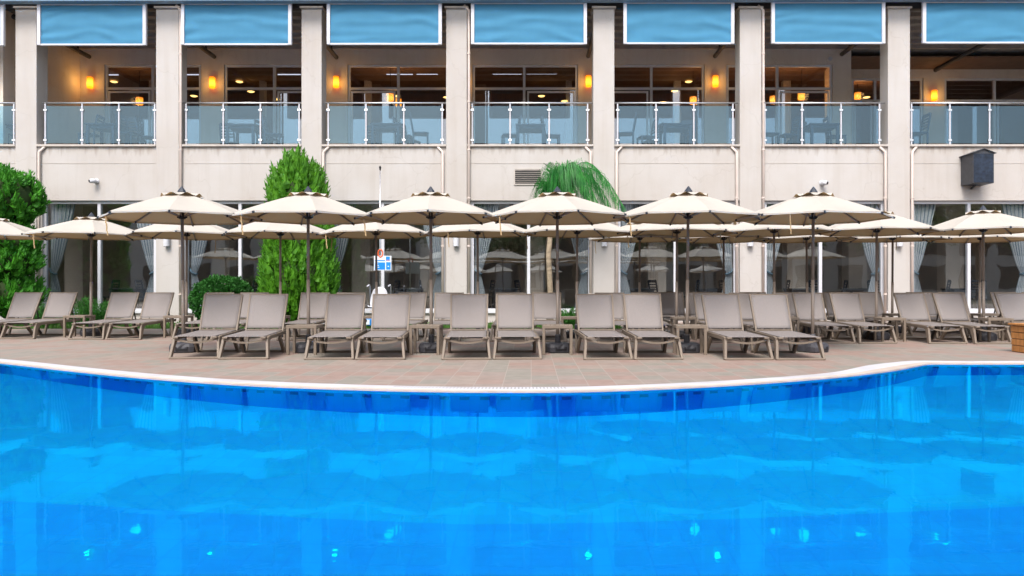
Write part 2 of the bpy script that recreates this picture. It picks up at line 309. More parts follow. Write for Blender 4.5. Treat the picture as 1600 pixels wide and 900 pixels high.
fr = N(t, 'ShaderNodeFresnel'); fr.inputs[0].default_value = 1.333
for n_ in (rf, gl, fr): t.links.new(bp.outputs[0], n_.inputs['Normal'])
mx = N(t, 'ShaderNodeMixShader'); t.links.new(fr.outputs[0], mx.inputs[0]); t.links.new(rf.outputs[0], mx.inputs[1]); t.links.new(gl.outputs[0], mx.inputs[2])
t.links.new(mx.outputs[0], o.inputs[0]); M['water'] = m

# ------------------------------------------------------------------ mesh helpers
class MB:
    def __init__(s): s.v = []; s.f = []; s.uv = None
    def quad(s, a, b, c, d):
        i = len(s.v); s.v += [tuple(a), tuple(b), tuple(c), tuple(d)]; s.f.append((i, i + 1, i + 2, i + 3))
    def tri(s, a, b, c):
        i = len(s.v); s.v += [tuple(a), tuple(b), tuple(c)]; s.f.append((i, i + 1, i + 2))
    def box(s, x0, x1, y0, y1, z0, z1, mat=None):
        i = len(s.v)
        p = [Vector(q) for q in ((x0, y0, z0), (x1, y0, z0), (x1, y1, z0), (x0, y1, z0), (x0, y0, z1), (x1, y0, z1), (x1, y1, z1), (x0, y1, z1))]
        if mat: p = [mat @ q for q in p]
        s.v += [tuple(q) for q in p]
        s.f += [tuple(i + k for k in q) for q in ((0, 3, 2, 1), (4, 5, 6, 7), (0, 1, 5, 4), (1, 2, 6, 5), (2, 3, 7, 6), (3, 0, 4, 7))]
        return s
    def bar(s, p, q, w, h, w2=None, h2=None, up=(0, 0, 1)):
        """rectangular bar from p to q; w across, h along the 'up'-ish direction"""
        p, q = Vector(p), Vector(q); d = (q - p).normalized(); up = Vector(up)
        if abs(d.dot(up)) > .95: up = Vector((0, 1, 0))
        r = d.cross(up).normalized(); n = r.cross(d).normalized(); w2 = w2 or w; h2 = h2 or h
        i = len(s.v)
        for c, ww, hh in ((p, w, h), (q, w2, h2)):
            for sx, sy in ((-1, -1), (1, -1), (1, 1), (-1, 1)): s.v.append(tuple(c + r * sx * ww / 2 + n * sy * hh / 2))
        s.f += [tuple(i + k for k in q_) for q_ in ((0, 3, 2, 1), (4, 5, 6, 7), (0, 1, 5, 4), (1, 2, 6, 5), (2, 3, 7, 6), (3, 0, 4, 7))]
        return s
    def tube(s, pts, r, n=8, caps=True):
        pts = [Vector(p) for p in pts]; rs = r if isinstance(r, (list, tuple)) else [r] * len(pts)
        i0 = len(s.v); ref = None
        for k, p in enumerate(pts):
            d = (pts[min(k + 1, len(pts) - 1)] - pts[max(k - 1, 0)]).normalized()
            if ref is None: ref = Vector((0, 0, 1)) if abs(d.z) < .9 else Vector((1, 0, 0))
            a = d.cross(ref).normalized(); b_ = a.cross(d).normalized(); ref = b_
            for j in range(n):
                th = 2 * math.pi * j / n; s.v.append(tuple(p + (a * math.cos(th) + b_ * math.sin(th)) * rs[k]))
        for k in range(len(pts) - 1):
            for j in range(n):
                q = i0 + k * n; s.f.append((q + j, q + (j + 1) % n, q + n + (j + 1) % n, q + n + j))
        if caps:
            s.f.append(tuple(i0 + j for j in reversed(range(n)))); q = i0 + (len(pts) - 1) * n; s.f.append(tuple(q + j for j in range(n)))
        return s
    def lathe(s, prof, n=16, c=(0, 0, 0)):
        i0 = len(s.v)
        for r, z in prof:
            for j in range(n):
                th = 2 * math.pi * (j + .5) / n; s.v.append((c[0] + r * math.cos(th), c[1] + r * math.sin(th), c[2] + z))
        for k in range(len(prof) - 1):
            for j in range(n):
                q = i0 + k * n; s.f.append((q + j, q + (j + 1) % n, q + n + (j + 1) % n, q + n + j))
        s.f.append(tuple(i0 + j for j in reversed(range(n)))); q = i0 + (len(prof) - 1) * n; s.f.append(tuple(q + j for j in range(n)))
        return s
    def grid(s, nu, nv, fn, uvfn=None):
        i0 = len(s.v)
        for a_ in range(nu + 1):
            for b_ in range(nv + 1): s.v.append(tuple(fn(a_ / nu, b_ / nv)))
        for a_ in range(nu):
            for b_ in range(nv):
                q = i0 + a_ * (nv + 1) + b_; s.f.append((q, q + nv + 1, q + nv + 2, q + 1))
        if uvfn:
            s.uv = s.uv or {}
            for a_ in range(nu + 1):
                for b_ in range(nv + 1): s.uv[i0 + a_ * (nv + 1) + b_] = uvfn(a_ / nu, b_ / nv)
        return s
    def mesh(s, name, mat, smooth=False):
        me = bpy.data.meshes.new(name); me.from_pydata(s.v, [], s.f); me.materials.append(mat)
        if s.uv:
            l = me.uv_layers.new(name='UVMap')
            for lp in me.loops: l.data[lp.index].uv = s.uv.get(lp.vertex_index, (0, 0))
        if smooth:
            for p in me.polygons: p.use_smooth = True
        me.update(); return me
    def build(s, name, mat, parent=None, smooth=False, bevel=0, loc=None):
        o_ = bpy.data.objects.new(name, s.mesh(name, M[mat] if isinstance(mat, str) else mat, smooth)); C.objects.link(o_)
        if parent: o_.parent = parent
        if loc: o_.location = loc
        if bevel:
            md = o_.modifiers.new('bevel', 'BEVEL'); md.width = bevel; md.segments = 2; md.limit_method = 'ANGLE'; md.angle_limit = R(40)
        return o_
def tag(o_, label=None, cat=None, group=None, kind=None):
    if label: o_['label'] = label
    if cat: o_['category'] = cat
    if group: o_['group'] = group
    if kind: o_['kind'] = kind
    return o_
def empty(name, loc=(0, 0, 0), rz=0, label=None, cat=None, group=None):
    o_ = bpy.data.objects.new(name, None); C.objects.link(o_); o_.location = loc; o_.rotation_euler = (0, 0, rz); o_.empty_display_size = .2
    return tag(o_, label, cat, group)
KIDS = {}
def copy_tree(o_, loc, rz=0, label=None, group=None, scale=None):
    if not KIDS:
        pass
    kids = [c for c in bpy.data.objects if c.parent == o_] if o_.name not in KIDS else KIDS[o_.name]
    KIDS[o_.name] = kids
    r = o_.copy(); C.objects.link(r); r.location = loc; r.rotation_euler = (0, 0, rz)
    if scale: r.scale = (scale,) * 3
    if label: r['label'] = label
    if group: r['group'] = group
    for ch in kids:
        if ch.name not in KIDS: KIDS[ch.name] = [c for c in bpy.data.objects if c.parent == ch]
        c = ch.copy(); C.objects.link(c); c.parent = r
        for g in KIDS[ch.name]:
            d_ = g.copy(); C.objects.link(d_); d_.parent = c
    return r
ORD = ['first', 'second', 'third', 'fourth', 'fifth', 'sixth', 'seventh', 'eighth', 'ninth', 'tenth', 'eleventh', 'twelfth']
def nth(i, n):
    """place of item i of n, counted from the nearer end"""
    if i == 0: return 'leftmost'
    if i == n - 1: return 'rightmost'
    return ORD[i] + ' from the left' if i < n / 2 else ORD[n - 1 - i] + ' from the right'

# ------------------------------------------------------------------ ground, pool, deck
WZ = -0.03
edge_px = [(0, 565.5), (100, 576.5), (200, 586.5), (300, 594.5), (400, 600.5), (500, 604.5), (600, 607.5), (700, 609.5), (800, 610), (900, 609.5), (1000, 606.5), (1100, 602),
           (1200, 596), (1290, 589), (1350, 583), (1400, 576.5), (1432, 570.5), (1452, 567.2), (1490, 567), (1600, 567)]
edge = [(X(px, YG(py)), YG(py)) for px, py in edge_px]
edge = [(-21, 13.6), (-14, 13.55), (-12, 13.3)] + [(-10.4, 12.6)] + edge + [(12, edge[-1][1]), (21, edge[-1][1])]
NEARY = 1.0
def resample(pts, step=.12):
    out_ = [Vector((p[0], p[1], 0)) for p in pts]; 
    # Catmull-Rom
    res = []
    for k in range(len(out_) - 1):
        p0 = out_[max(k - 1, 0)]; p1 = out_[k]; p2 = out_[k + 1]; p3 = out_[min(k + 2, len(out_) - 1)]
        n = max(1, int((p2 - p1).length / step))
        for j in range(n):
            s_ = j / n
            res.append(.5 * ((2 * p1) + (p2 - p0) * s_ + (2 * p0 - 5 * p1 + 4 * p2 - p3) * s_ ** 2 + (3 * p1 - p0 - 3 * p2 + p3) * s_ ** 3))
    res.append(out_[-1]); return res
crv = resample(edge, .15)
nor = []
for k in range(len(crv)):
    d_ = (crv[min(k + 1, len(crv) - 1)] - crv[max(k - 1, 0)]).normalized(); nor.append(Vector((-d_.y, d_.x, 0)))
arc = [0]
for k in range(1, len(crv)): arc.append(arc[-1] + (crv[k] - crv[k - 1]).length)
CW = .25
XL, XR = crv[0].x, crv[-1].x
FARY = 24.35
g = MB()
S = 900
for x0, x1, y0, y1 in ((-S, S, 45, S), (-S, S, -S, -12), (-S, -32, -12, 45), (32, S, -12, 45)): g.quad((x0, y0, -.02), (x1, y0, -.02), (x1, y1, -.02), (x0, y1, -.02))
tag(g.build('ground', 'ground'), kind='structure')
dk = MB()
def wd_(k): return math.exp(-((crv[k].x - 5.3) / .75) ** 2)
inner = [crv[k] + nor[k] * (CW + .22 * wd_(k)) for k in range(len(crv))]
for k in range(len(crv) - 1):
    a_, b_ = inner[k], inner[k + 1]
    dk.quad((a_.x, a_.y, 0), (b_.x, b_.y, 0), (b_.x, FARY, 0), (a_.x, FARY, 0))
dk.quad((-32, -12, 0), (XL, -12, 0), (XL, FARY, 0), (-32, FARY, 0)); dk.quad((XR, -12, 0), (32, -12, 0), (32, FARY, 0), (XR, FARY, 0))
dk.quad((XL, -12, 0), (XR, -12, 0), (XR, NEARY - .3, 0), (XL, NEARY - .3, 0))
dk.quad((-32, FARY, 0), (32, FARY, 0), (32, 45, 0), (-32, 45, 0))
tag(dk.build('pool_deck', 'deck'), kind='structure')
cp = MB(); cp.uv = {}
def ringpt(k, off, z): p = crv[k] + nor[k] * off; return (p.x, p.y, z)
prof = [(.045, .0), (.05, .006), (CW - .01, .006), (CW, .0)]
for k in range(len(crv)):
    for j, (off, z) in enumerate(prof):
        off += wd_(k) * (.12 if j < 2 else .22)
        cp.v.append(ringpt(k, off, z)); cp.uv[len(cp.v) - 1] = (arc[k], (off - .045) / (CW - .045))
n4 = len(prof)
for k in range(len(crv) - 1):
    for j in range(n4 - 1):
        q = k * n4 + j; cp.f.append((q, q + n4, q + n4 + 1, q + 1))
i = len(cp.v)
cp.box(XL, XR, NEARY - .3, NEARY, 0, .012)
tag(cp.build('pool_coping', 'coping'), kind='structure')
lp = MB()
prof = [(.0, -.20), (.0, -.006), (.045, .004)]
for k in range(len(crv)):
    for off, z in prof: lp.v.append(ringpt(k, off + (wd_(k) * .12 if off > 0 else 0), z))
for k in range(len(crv) - 1):
    for j in range(2):
        q = k * 3 + j; lp.f.append((q, q + 3, q + 4, q + 1))
for q in range(len(lp.v)):
    x_, y_, z_ = lp.v[q]
    if z_ < -.1: lp.v[q] = (x_, y_, -.028)
tag(lp.build('pool_edge_nosing', 'coping_lip'), kind='structure')
DEPTH = -1.43
pw = MB(); pw.uv = {}
for k in range(len(crv)):
    for z in (WZ + .002, DEPTH):
        pw.v.append(ringpt(k, .004, z)); pw.uv[len(pw.v) - 1] = (arc[k], -z)
for k in range(len(crv) - 1): q = 2 * k; pw.f.append((q, q + 1, q + 3, q + 2))
for (p, q_) in (((XL, NEARY), (XL, crv[0].y)), ((XR, crv[-1].y), (XR, NEARY)), ((XR, NEARY), (XL, NEARY))):
    i = len(pw.v); L = math.hypot(q_[0] - p[0], q_[1] - p[1])
    for (c_, u_) in ((p, 0), (q_, L)):
        for z in (0, DEPTH - .1): pw.v.append((c_[0], c_[1], z)); pw.uv[len(pw.v) - 1] = (u_, -z)
    pw.f.append((i, i + 1, i + 3, i + 2))
tag(pw.build('pool_wall', 'poolwall'), kind='structure')
TINT_EDGE = [(XL, 6.6), (-9, 6.0), (-6, 5.55), (-3.8, 5.3), (-.5, 5.1), (3.6, 5.22), (6.5, 5.6), (10, 6.2), (XR, 6.8)]
pf = MB(); pd = MB()
def tint_edge(x):
    for (x0, y0), (x1, y1) in zip(TINT_EDGE, TINT_EDGE[1:]):
        if x0 <= x <= x1: return y0 + (y1 - y0) * (x - x0) / (x1 - x0)
    return 6.7
for k in range(len(crv) - 1):
    a_, b_ = crv[k], crv[k + 1]; ya, yb = tint_edge(a_.x), tint_edge(b_.x)
    pf.quad((a_.x, ya, DEPTH), (b_.x, yb, DEPTH), (b_.x, b_.y, DEPTH), (a_.x, a_.y, DEPTH))
    pd.quad((a_.x, NEARY, DEPTH), (b_.x, NEARY, DEPTH), (b_.x, yb, DEPTH), (a_.x, ya, DEPTH))
tag(pf.build('pool_floor', 'poolfloor'), kind='structure'); tag(pd.build('dimmed_pool_floor', 'pooldimmed'), kind='structure')
wt = MB()
for k in range(len(crv) - 1):
    a_, b_ = crv[k], crv[k + 1]
    wt.quad((a_.x, NEARY, WZ), (b_.x, NEARY, WZ), (b_.x, b_.y, WZ), (a_.x, a_.y, WZ))
tag(wt.build('water', 'water'), kind='structure')
# lawn strip before the facade, left of centre
ls = MB(); ls.quad((-30, 20.7, .006), (2.6, 20.7, .006), (2.6, FARY - .05, .006), (-30, FARY - .05, .006))
tag(ls.build('lawn', 'lawn'), kind='structure')
gb = MB()
for _ in range(9000):
    x = random.uniform(-18.5, 2.6); y = random.uniform(20.7, 24.2) if random.random() < .6 else random.uniform(20.68, 21.4)
    h_ = random.uniform(.05, .14); a_ = random.uniform(0, 6.28); dx, dy = math.cos(a_) * .012, math.sin(a_) * .012
    gb.tri((x - dx, y - dy, .005), (x + dx, y + dy, .005), (x + random.uniform(-.05, .05), y + random.uniform(-.05, .05), h_))
tag(gb.build('grass', 'grass'), 'short green grass growing between the deck and the building', 'grass', kind='stuff')

# ------------------------------------------------------------------ the hotel building
FY = 24.5
BY = 29.4      # balcony back wall
RY = 31.3      # back wall right of the jog
colpx = [(-198, -164), (24, 57), (243.7, 279.5), (471, 502.5), (697, 729.5), (927, 960), (1156, 1190), (1387.5, 1422), (1622, 1657), (1856, 1891)]
cols = [(X(a_, FY), X(b_, FY)) for a_, b_ in colpx]
hotel = empty('hotel_building', (0, FY, 0), 0, 'long two storey beige hotel facade with square columns and a balcony level', 'building')
def HP(mb, name, mat, bevel=0, parent=hotel, smooth=False):
    o_ = mb.build(name, mat, None, smooth, bevel); o_.parent = parent
    if parent is hotel: o_.matrix_parent_inverse = Matrix.Translation((0, -FY, 0))
    return o_
ZL, ZH, ZS, ZC = 5.93, 4.07, .36, 10.46     # ledge, window head, sill, column top
BX0, BX1 = cols[0][0] - .5, cols[-1][1] + .5
for (x0, x1) in cols:
    m_ = MB().box(x0, x1, FY, FY + .58, -.01, ZC); HP(m_, 'column', 'stucco', .012)
    m_ = MB().box(x0 - .05, x1 + .05, FY - .05, FY + .63, ZC, ZC + .06); HP(m_, 'column_cap', 'cap', .008)
for (l, r_) in zip(cols, cols[1:]):
    x0, x1 = l[1], r_[0]
    m_ = MB().box(x0, x1, FY + .045, FY + .40, ZH, ZL - .07)
    # shallow framed panel: slim raised border
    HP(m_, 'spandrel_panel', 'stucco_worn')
    m_ = MB().box(x0, x1, FY + .036, FY + .05, 5.30, 5.315); HP(m_, 'render_joint', 'cap')
    m_ = MB().box(x0 - .0, x1 + .0, FY - .03, FY + .42, ZL - .07, ZL); HP(m_, 'balcony_ledge', 'cap', .008)
    m_ = MB().box(x0, x1, FY + .05, FY + .40, -.01, ZS); HP(m_, 'window_plinth', 'stucco')
    m_ = MB().box(x0 + .02, x1 - .02, FY - .04, FY + .05, ZS - .05, ZS + .03); HP(m_, 'window_sill', 'white', .006)
# balcony slab / ceilings / walls
HP(MB().box(BX0, BX1, FY + .6, 37, ZL - .35, ZL - .08), 'balcony_floor', 'interior_dark')
JX = X(1330, BY)
LX = X(125, BY)
upwins = [(163, 314, [238, 277], BY, 0), (350, 500, [428], BY, 0), (543, 712, [622], BY, 0), (738, 903, [819], BY, 0), (946, 1101, [1018], BY, 0), (1135, 1301, [1215], BY, 0),
          (1331, 1443, [1368], RY, 1), (1476, 1660, [1555], RY, 1), (1720, 1880, [1800], RY, 1)]
ZT = 10.09; ZTR = 9.13
def back_wall(xs, xe, y, wins, name):
    """wall with openings"""
    m_ = MB(); x = xs
    for (a_, b_) in wins:
        m_.box(x, a_, y, y + .25, ZL - .08, 10.7); m_.box(a_, b_, y, y + .25, ZT, 10.7); x = b_
    m_.box(x, xe, y, y + .25, ZL - .08, 10.7)
    HP(m_, name, 'stucco_in')
w1 = [(X(a_, y), X(b_, y)) for a_, b_, mm, y, j in upwins if not j]
w2 = [(X(a_, y), X(b_, y)) for a_, b_, mm, y, j in upwins if j]
back_wall(BX0, JX, BY, w1, 'balcony_wall'); back_wall(JX - .2, BX1, RY, w2, 'balcony_wall')
HP(MB().box(JX - .25, JX, BY + .25, RY, ZL - .08, 10.7), 'balcony_wall', 'stucco_in')
HP(MB().box(LX - .25, LX, FY + .62, BY, ZL - .08, 10.7), 'balcony_side_wall', 'stucco_in')
def window(x0, x1, y, z0, z1, mulls, trans, mat, pane, fw=.09, dp=.10, doors=()):
    f = MB(); e = .004
    f.box(x0, x0 + fw, y, y + dp, z0, z1); f.box(x1 - fw, x1, y, y + dp, z0, z1)
    f.box(x0 + fw, x1 - fw, y, y + dp, z1 - fw, z1); f.box(x0 + fw, x1 - fw, y, y + dp, z0, z0 + fw)
    fo = HP(f, 'window_frame', mat, .006)
    zs = [z0 + fw] + list(trans) + [z1 - fw]
    for tz in trans: MB().box(x0 + fw, x1 - fw, y + .005, y + dp - .005, tz - .045, tz + .045).build('transom', M[mat], fo)
    for mx_ in mulls: MB().box(mx_ - .05, mx_ + .05, y - .01, y + dp + .01, z0 + fw, z1 - fw).build('mullion', M[mat], fo)
    for (a_, b_, zt) in doors:
        d_ = MB(); d_.box(a_, a_ + .07, y + .01, y + .07, z0 + fw, zt); d_.box(b_ - .07, b_, y + .01, y + .07, z0 + fw, zt); d_.box(a_ + .07, b_ - .07, y + .01, y + .07, zt - .07, zt)
        d_.build('door_frame', M[mat], fo)
    MB().box(x0 + fw, x1 - fw, y + dp * .4, y + dp * .4 + .008, z0 + fw, z1 - fw).build('pane', M[pane], fo)
    return fo
for k, (a_, b_, mm, y, j) in enumerate(upwins):
    x0, x1 = X(a_, y), X(b_, y); ms = [X(q, y) for q in mm]
    window(x0 + .01, x1 - .01, y + .04, ZL - .06, ZT - .01, ms, [ZTR], 'greyframe', 'upane', .09, .1, [((x0 if k % 2 == 0 else ms[0]) + .12, (ms[0] if k % 2 == 0 else x1) - .12, ZTR - .1)])
# ground floor windows
gmull = [-95, 155, 375, 598, 826, 1055, 1282, 1514, 1755]
for k, (l, r_) in enumerate(zip(cols, cols[1:])):
    window(l[1] + .12, r_[0] - .06, FY + .16, ZS, ZH - .0, [X(gmull[k], FY + .16)], [], 'white', 'pane', .10, .11)
    HP(MB().box(l[1], l[1] + .12, FY + .12, FY + .40, ZS, ZH), 'window_reveal', 'stucco')
    HP(MB().box(r_[0] - .06, r_[0], FY + .12, FY + .40, ZS, ZH), 'window_reveal', 'stucco')
# interiors
HP(MB().box(BX0, BX1, FY + .4, 37, -.01, .30), 'ground_room_floor', 'interior_dark')
HP(MB().box(BX0, BX1, FY + .41, 37, 4.2, 4.4), 'ground_room_ceiling', 'interior')
HP(MB().box(BX0, BX1, 33.5, 33.8, .3, 4.2), 'ground_room_wall', 'interior')
for px in (118, 345, 562, 668, 830, 1020, 1235, 1330, 1480):
    x = X(px, 27.6); HP(MB().box(x - .22, x + .45, 27.3, 27.9, .3, 4.2), 'room_pillar', 'interior')
HP(MB().box(BX0 - .2, BX0, FY + .1, 37.2, -.01, 10.7), 'end_wall', 'stucco'); HP(MB().box(BX1, BX1 + .2, FY + .1, 37.2, -.01, 10.7), 'end_wall', 'stucco')
HP(MB().box(BX0, BX1, 37, 37.2, -.01, 10.7), 'rear_wall', 'stucco')
HP(MB().box(BX0, JX - .3, 35.2, 35.4, ZL - .08, 10.5), 'upper_room_wall', 'brownwall'); HP(MB().box(JX - .3, BX1, 36.2, 36.4, ZL - .08, 10.5), 'upper_room_wall', 'brownwall')
HP(MB().box(BX0, BX1, BY + .26, 37, 10.45, 10.5), 'upper_room_ceiling', 'ceil')
# roof
HP(MB().box(BX0 - .4, BX1 + .4, FY - .25, 37.6, 10.74, 10.95), 'roof', 'roofdark')
for y in (25.6, 26.3, 27.0, 27.7, 28.4, 29.0): HP(MB().box(BX0, BX1, y, y + .12, 10.60, 10.735), 'roof_purlin', 'roofslat' if round(y * 10) % 2 == 0 else 'roofdark')
HP(MB().box(BX0, BX1, FY + .2, FY + .38, ZC + .062, 10.735), 'roof_beam', 'darksteel')
gt = MB(); yl, yr = 23.95, 24.15
zl, zr = 10.445, 10.56
gt.v = [(BX0, yl, zl + .03), (BX0, yr, zl), (BX0, yr, zl + .3), (BX0, yl, zl + .3), (BX1, yl, zr + .03), (BX1, yr, zr), (BX1, yr, zr + .3), (BX1, yl, zr + .3)]
gt.f = [(0, 4, 5, 1), (1, 5, 6, 2), (2, 6, 7, 3), (3, 7, 4, 0), (0, 1, 2, 3), (4, 7, 6, 5)]
HP(gt, 'roof_gutter', 'gutter')
for (px, py, y) in ((140, 89, 29.3), (335, 89, 29.3), (526, 90, 29.3), (724, 89, 29.3), (919, 88, 29.3), (1117, 88, 29.3), (1315, 85, 29.3), (1461, 110, 31.2), (1655, 110, 31.2)):
    x, z = X(px, y), Z(py, y)
    HP(MB().tube([(x, y - .02, z), (x, y - .6, z), (x, FY + .5, z + .02)], .085, 12), 'roof_support_pipe', 'darksteel', smooth=True)
    HP(MB().bar((x, y - .75, z + .07), (x, y - .75, 10.74), .06, .06), 'pipe_hanger', 'darksteel')
# downpipes: (px, top py, bottom py, bend at top)
def downpipe(px, z1, z0, bend, r=.045, y=FY - .03):
    x = X(px, y); pts = [(x, y, z0), (x, y, z1 - .18), (x + bend * .16, y + .05, z1)] if bend else [(x, y, z0), (x, y, z1)]
    o_ = HP(MB().tube(pts, r, 10), 'downpipe', 'pipe', smooth=True)
    z = z0 + .9
    while z < z1 - .3: MB().tube([(x, y, z), (x, y, z + .05)], r * 1.3, 10).build('pipe_bracket', 'pipe', o_); z += 1.6
for px in (282.2, 732.6, 1192.6, 1658): downpipe(px, ZC + .1, .02, -1)
for px, bd in ((61, 1), (505.5, 1), (691.5, -1), (922.5, -1), (964, 1), (1151, -1), (1383, -1), (1425.5, 1)): downpipe(px, ZL - .08, .02, bd)

# ------------------------------------------------------------------ blue roll-down shades
panels = [(-166, 7), (59, 229), (283.5, 456), (511, 690.5), (736, 917), (974, 1147), (1205, 1382.5), (1441, 1622)]
SY = 24.22
for k, (a_, b_) in enumerate(panels):
    x0, x1 = X(a_, SY), X(b_, SY); zt = Z(8 - k * .6, SY); zb = Z(71.5 - k * .5, SY); xc = (x0 + x1) / 2
    r_ = empty('roll_shade', (xc, SY, zb), 0, 'blue fabric roll-down shade in white side rails, ' + nth(k, 8) + ' under the roof', 'shade', 'blue shades hanging under the roof edge')
    w_ = (x1 - x0); h_ = zt - zb; rw = .11; sd_ = k * 7.3
    for s_ in (-1, 1): MB().box(s_ * w_ / 2 - (rw if s_ > 0 else 0), s_ * w_ / 2 + (rw if s_ < 0 else 0), -.05, .05, .0, h_ + .06).build('side_rail', 'whiterail', r_, bevel=.008)
    MB().box(-w_ / 2 + rw, w_ / 2 - rw, -.04, .04, -.01, .05).build('bottom_rail', 'whiterail', r_, bevel=.008)
    MB().tube([(-w_ / 2 + rw, .0, h_ + .03), (w_ / 2 - rw, .0, h_ + .03)], .045, 10).build('roller', 'whiterail', r_)
    def fold(u_, v_):
        x = -w_ / 2 + rw - .03 + u_ * (w_ - 2 * rw + .06); z = .03 + v_ * (h_ - .05)
        s = math.sin(math.pi * u_)
        sag = .35 * (1 - s) 
        q = v_ * 7 + sag * 4 + noise.noise(Vector((u_ * 3 + sd_, v_ * 2.0, sd_))) * 1.6
        amp = .006 + .012 * max(0, noise.noise(Vector((u_ * 2 + sd_, v_ * 2.6, 3))) + .25)
        y = amp * math.sin(q * 2.4) + .022 * noise.noise(Vector((u_ * 2.2 + sd_, v_ * 5, 1.0)))
        return (x, y, z - .03 * (1 - v_) * s * 0)
    MB().grid(70, 40, fold).build('shade_fabric', 'bluecloth', r_, smooth=True)

# ------------------------------------------------------------------ glass railings
rails = [(-164, 24, [-155, -97, -38, 22]), (66, 243, [71, 128.5, 186, 242]), (285, 471, [291, 349, 407, 467.5]), (506, 697, [513, 572, 631, 691]), (735, 927, [738, 797, 858, 918]),
         (960, 1153, [965, 1025, 1084, 1145]), (1192, 1383, [1195, 1253, 1314, 1374]), (1422, 1622, [1424, 1484, 1546, 1607]), (1657, 1856, [1663, 1724, 1786, 1848])]
RYY = FY + .12
ZR = Z(161, RYY)
for k, (a_, b_, ps) in enumerate(rails):
    x0, x1 = X(a_, RYY), X(b_, RYY); xc = (x0 + x1) / 2
    r_ = empty('glass_railing', (xc, RYY, ZL), 0, 'balcony railing of blue tinted glass panels with steel posts, ' + nth(k, 9) + ' bay', 'railing', 'glass railings between the upper columns')
    hr = ZR - ZL
    MB().tube([(x0 - xc, 0, hr), (x1 - xc, 0, hr)], .03, 12).build('handrail', 'steel', r_, smooth=True)
    pxs = [X(p, RYY) - xc for p in ps]
    for p in pxs:
        po = MB().box(p - .022, p + .022, -.02, .02, 0, hr - .025).build('post', 'whiterail', r_, bevel=.004)
        for cz in (.16, hr - .24): MB().box(p - .06, p + .06, -.035, -.0205, cz - .03, cz + .03).build('glass_clamp', 'steel', po, bevel=.006)
    for p, q in zip(pxs, pxs[1:]): MB().box(p + .035, q - .035, -.006, .006, .06, hr - .10).build('glass_panel', 'railglass', r_)

# ------------------------------------------------------------------ lit wall lamps on the balcony wall
lampx = [(-58, 128, BY), (140.5, 129, BY), (331.5, 129, BY), (525, 128, BY), (720, 128, BY), (919.5, 127, BY), (1118, 127, BY), (1460, 149, RY)]
for k, (px, py, y) in enumerate(lampx):
    yy = y - .13
    r_ = empty('wall_lamp', (X(px, yy), yy, Z(py, yy)), 0, 'lit amber cylinder wall lamp on the balcony wall, ' + nth(k, 8), 'wall lamp', 'amber lamps along the balcony wall')
    MB().lathe([(.10, -.22), (.115, -.20), (.115, .20), (.10, .22)], 20).build('lamp_shade', 'lamp', r_, smooth=False)
    MB().box(-.05, .05, .10, .13, -.12, .12).build('wall_plate', 'steel', r_)
    ld = bpy.data.lights.new('lamp_glow', 'POINT'); ld.energy = 5; ld.color = (1, .55, .15); ld.shadow_soft_size = .1
    lo = bpy.data.objects.new('lamp_glow', ld); C.objects.link(lo); lo.location = (0, -.22, -.02); lo.parent = r_
# unlit white cylinder lamps on the lower columns
for k, px in enumerate((260, 486, 712.5, 944, 1172.5, 1406)):
    y = FY - .1; r_ = empty('cylinder_lamp', (X(px, y), y, Z(373, y)), 0, 'unlit white cylinder lamp on a lower column, ' + nth(k, 6), 'wall lamp', 'white lamps on the lower columns')
    MB().lathe([(.07, -.26), (.095, -.25), (.095, .25), (.07, .26)], 18).build('lamp_body', 'white', r_, smooth=False)
    MB().box(-.04, .04, .08, .1, -.1, .1).build('wall_bracket', 'white', r_)
# interior lights of the upper room
lit = [(218, 158, 31.5), (610, 152, 31.0), (622, 160, 31.4), (1208, 156, 31.5), (1252, 150, 31.2), (1083, 157, 31.5), (1340, 150, 33.5)]
for k, (px, py, y) in enumerate(lit):
    x, z = X(px, y), Z(py, y)
    r_ = empty('pendant_lamp', (x, y, z), 0, 'glowing orange pendant lamp inside the upper room, ' + nth(k, 7), 'pendant lamp', 'pendant lamps in the upper room')
    MB().lathe([(.14, -.15), (.14, .15)], 16).build('lamp_shade', 'pendant', r_); MB().tube([(0, 0, .15), (0, 0, 10.44 - z)], .012, 6).build('cord', 'black', r_)
    ld = bpy.data.lights.new('pendant_glow', 'POINT'); ld.energy = 25; ld.color = (1, .5, .18); ld.shadow_soft_size = .2
    lo = bpy.data.objects.new('pendant_glow', ld); C.objects.link(lo); lo.location = (0, -.3, -.1); lo.parent = r_
for k, (px, py) in enumerate(((178, 123), (374, 118), (303, 150), (392, 143), (432, 155), (620, 150), (698, 152), (846, 150), (882, 158), (1076, 117), (1054, 142), (1036, 160), (1354, 152))):
    y = (10.42 - H) * F / (HY - py) if py < 130 else 33.0
    y = 33.0; x = X(px, y); z = Z(py, y)
    if z > 10.4: z = 10.4; 
    o_ = MB().lathe([(.10, -.03), (.16, .0), (.05, .03)], 14).build('ceiling_spot', 'downlight', None, loc=(x, y, z))
    tag(o_, 'small warm glowing spot lamp seen through the upper windows, ' + ('leftmost' if k == 0 else (ORD[k] if k < 12 else 'last') + ' from the left'), 'spot lamp', 'small warm lamps in the upper room')

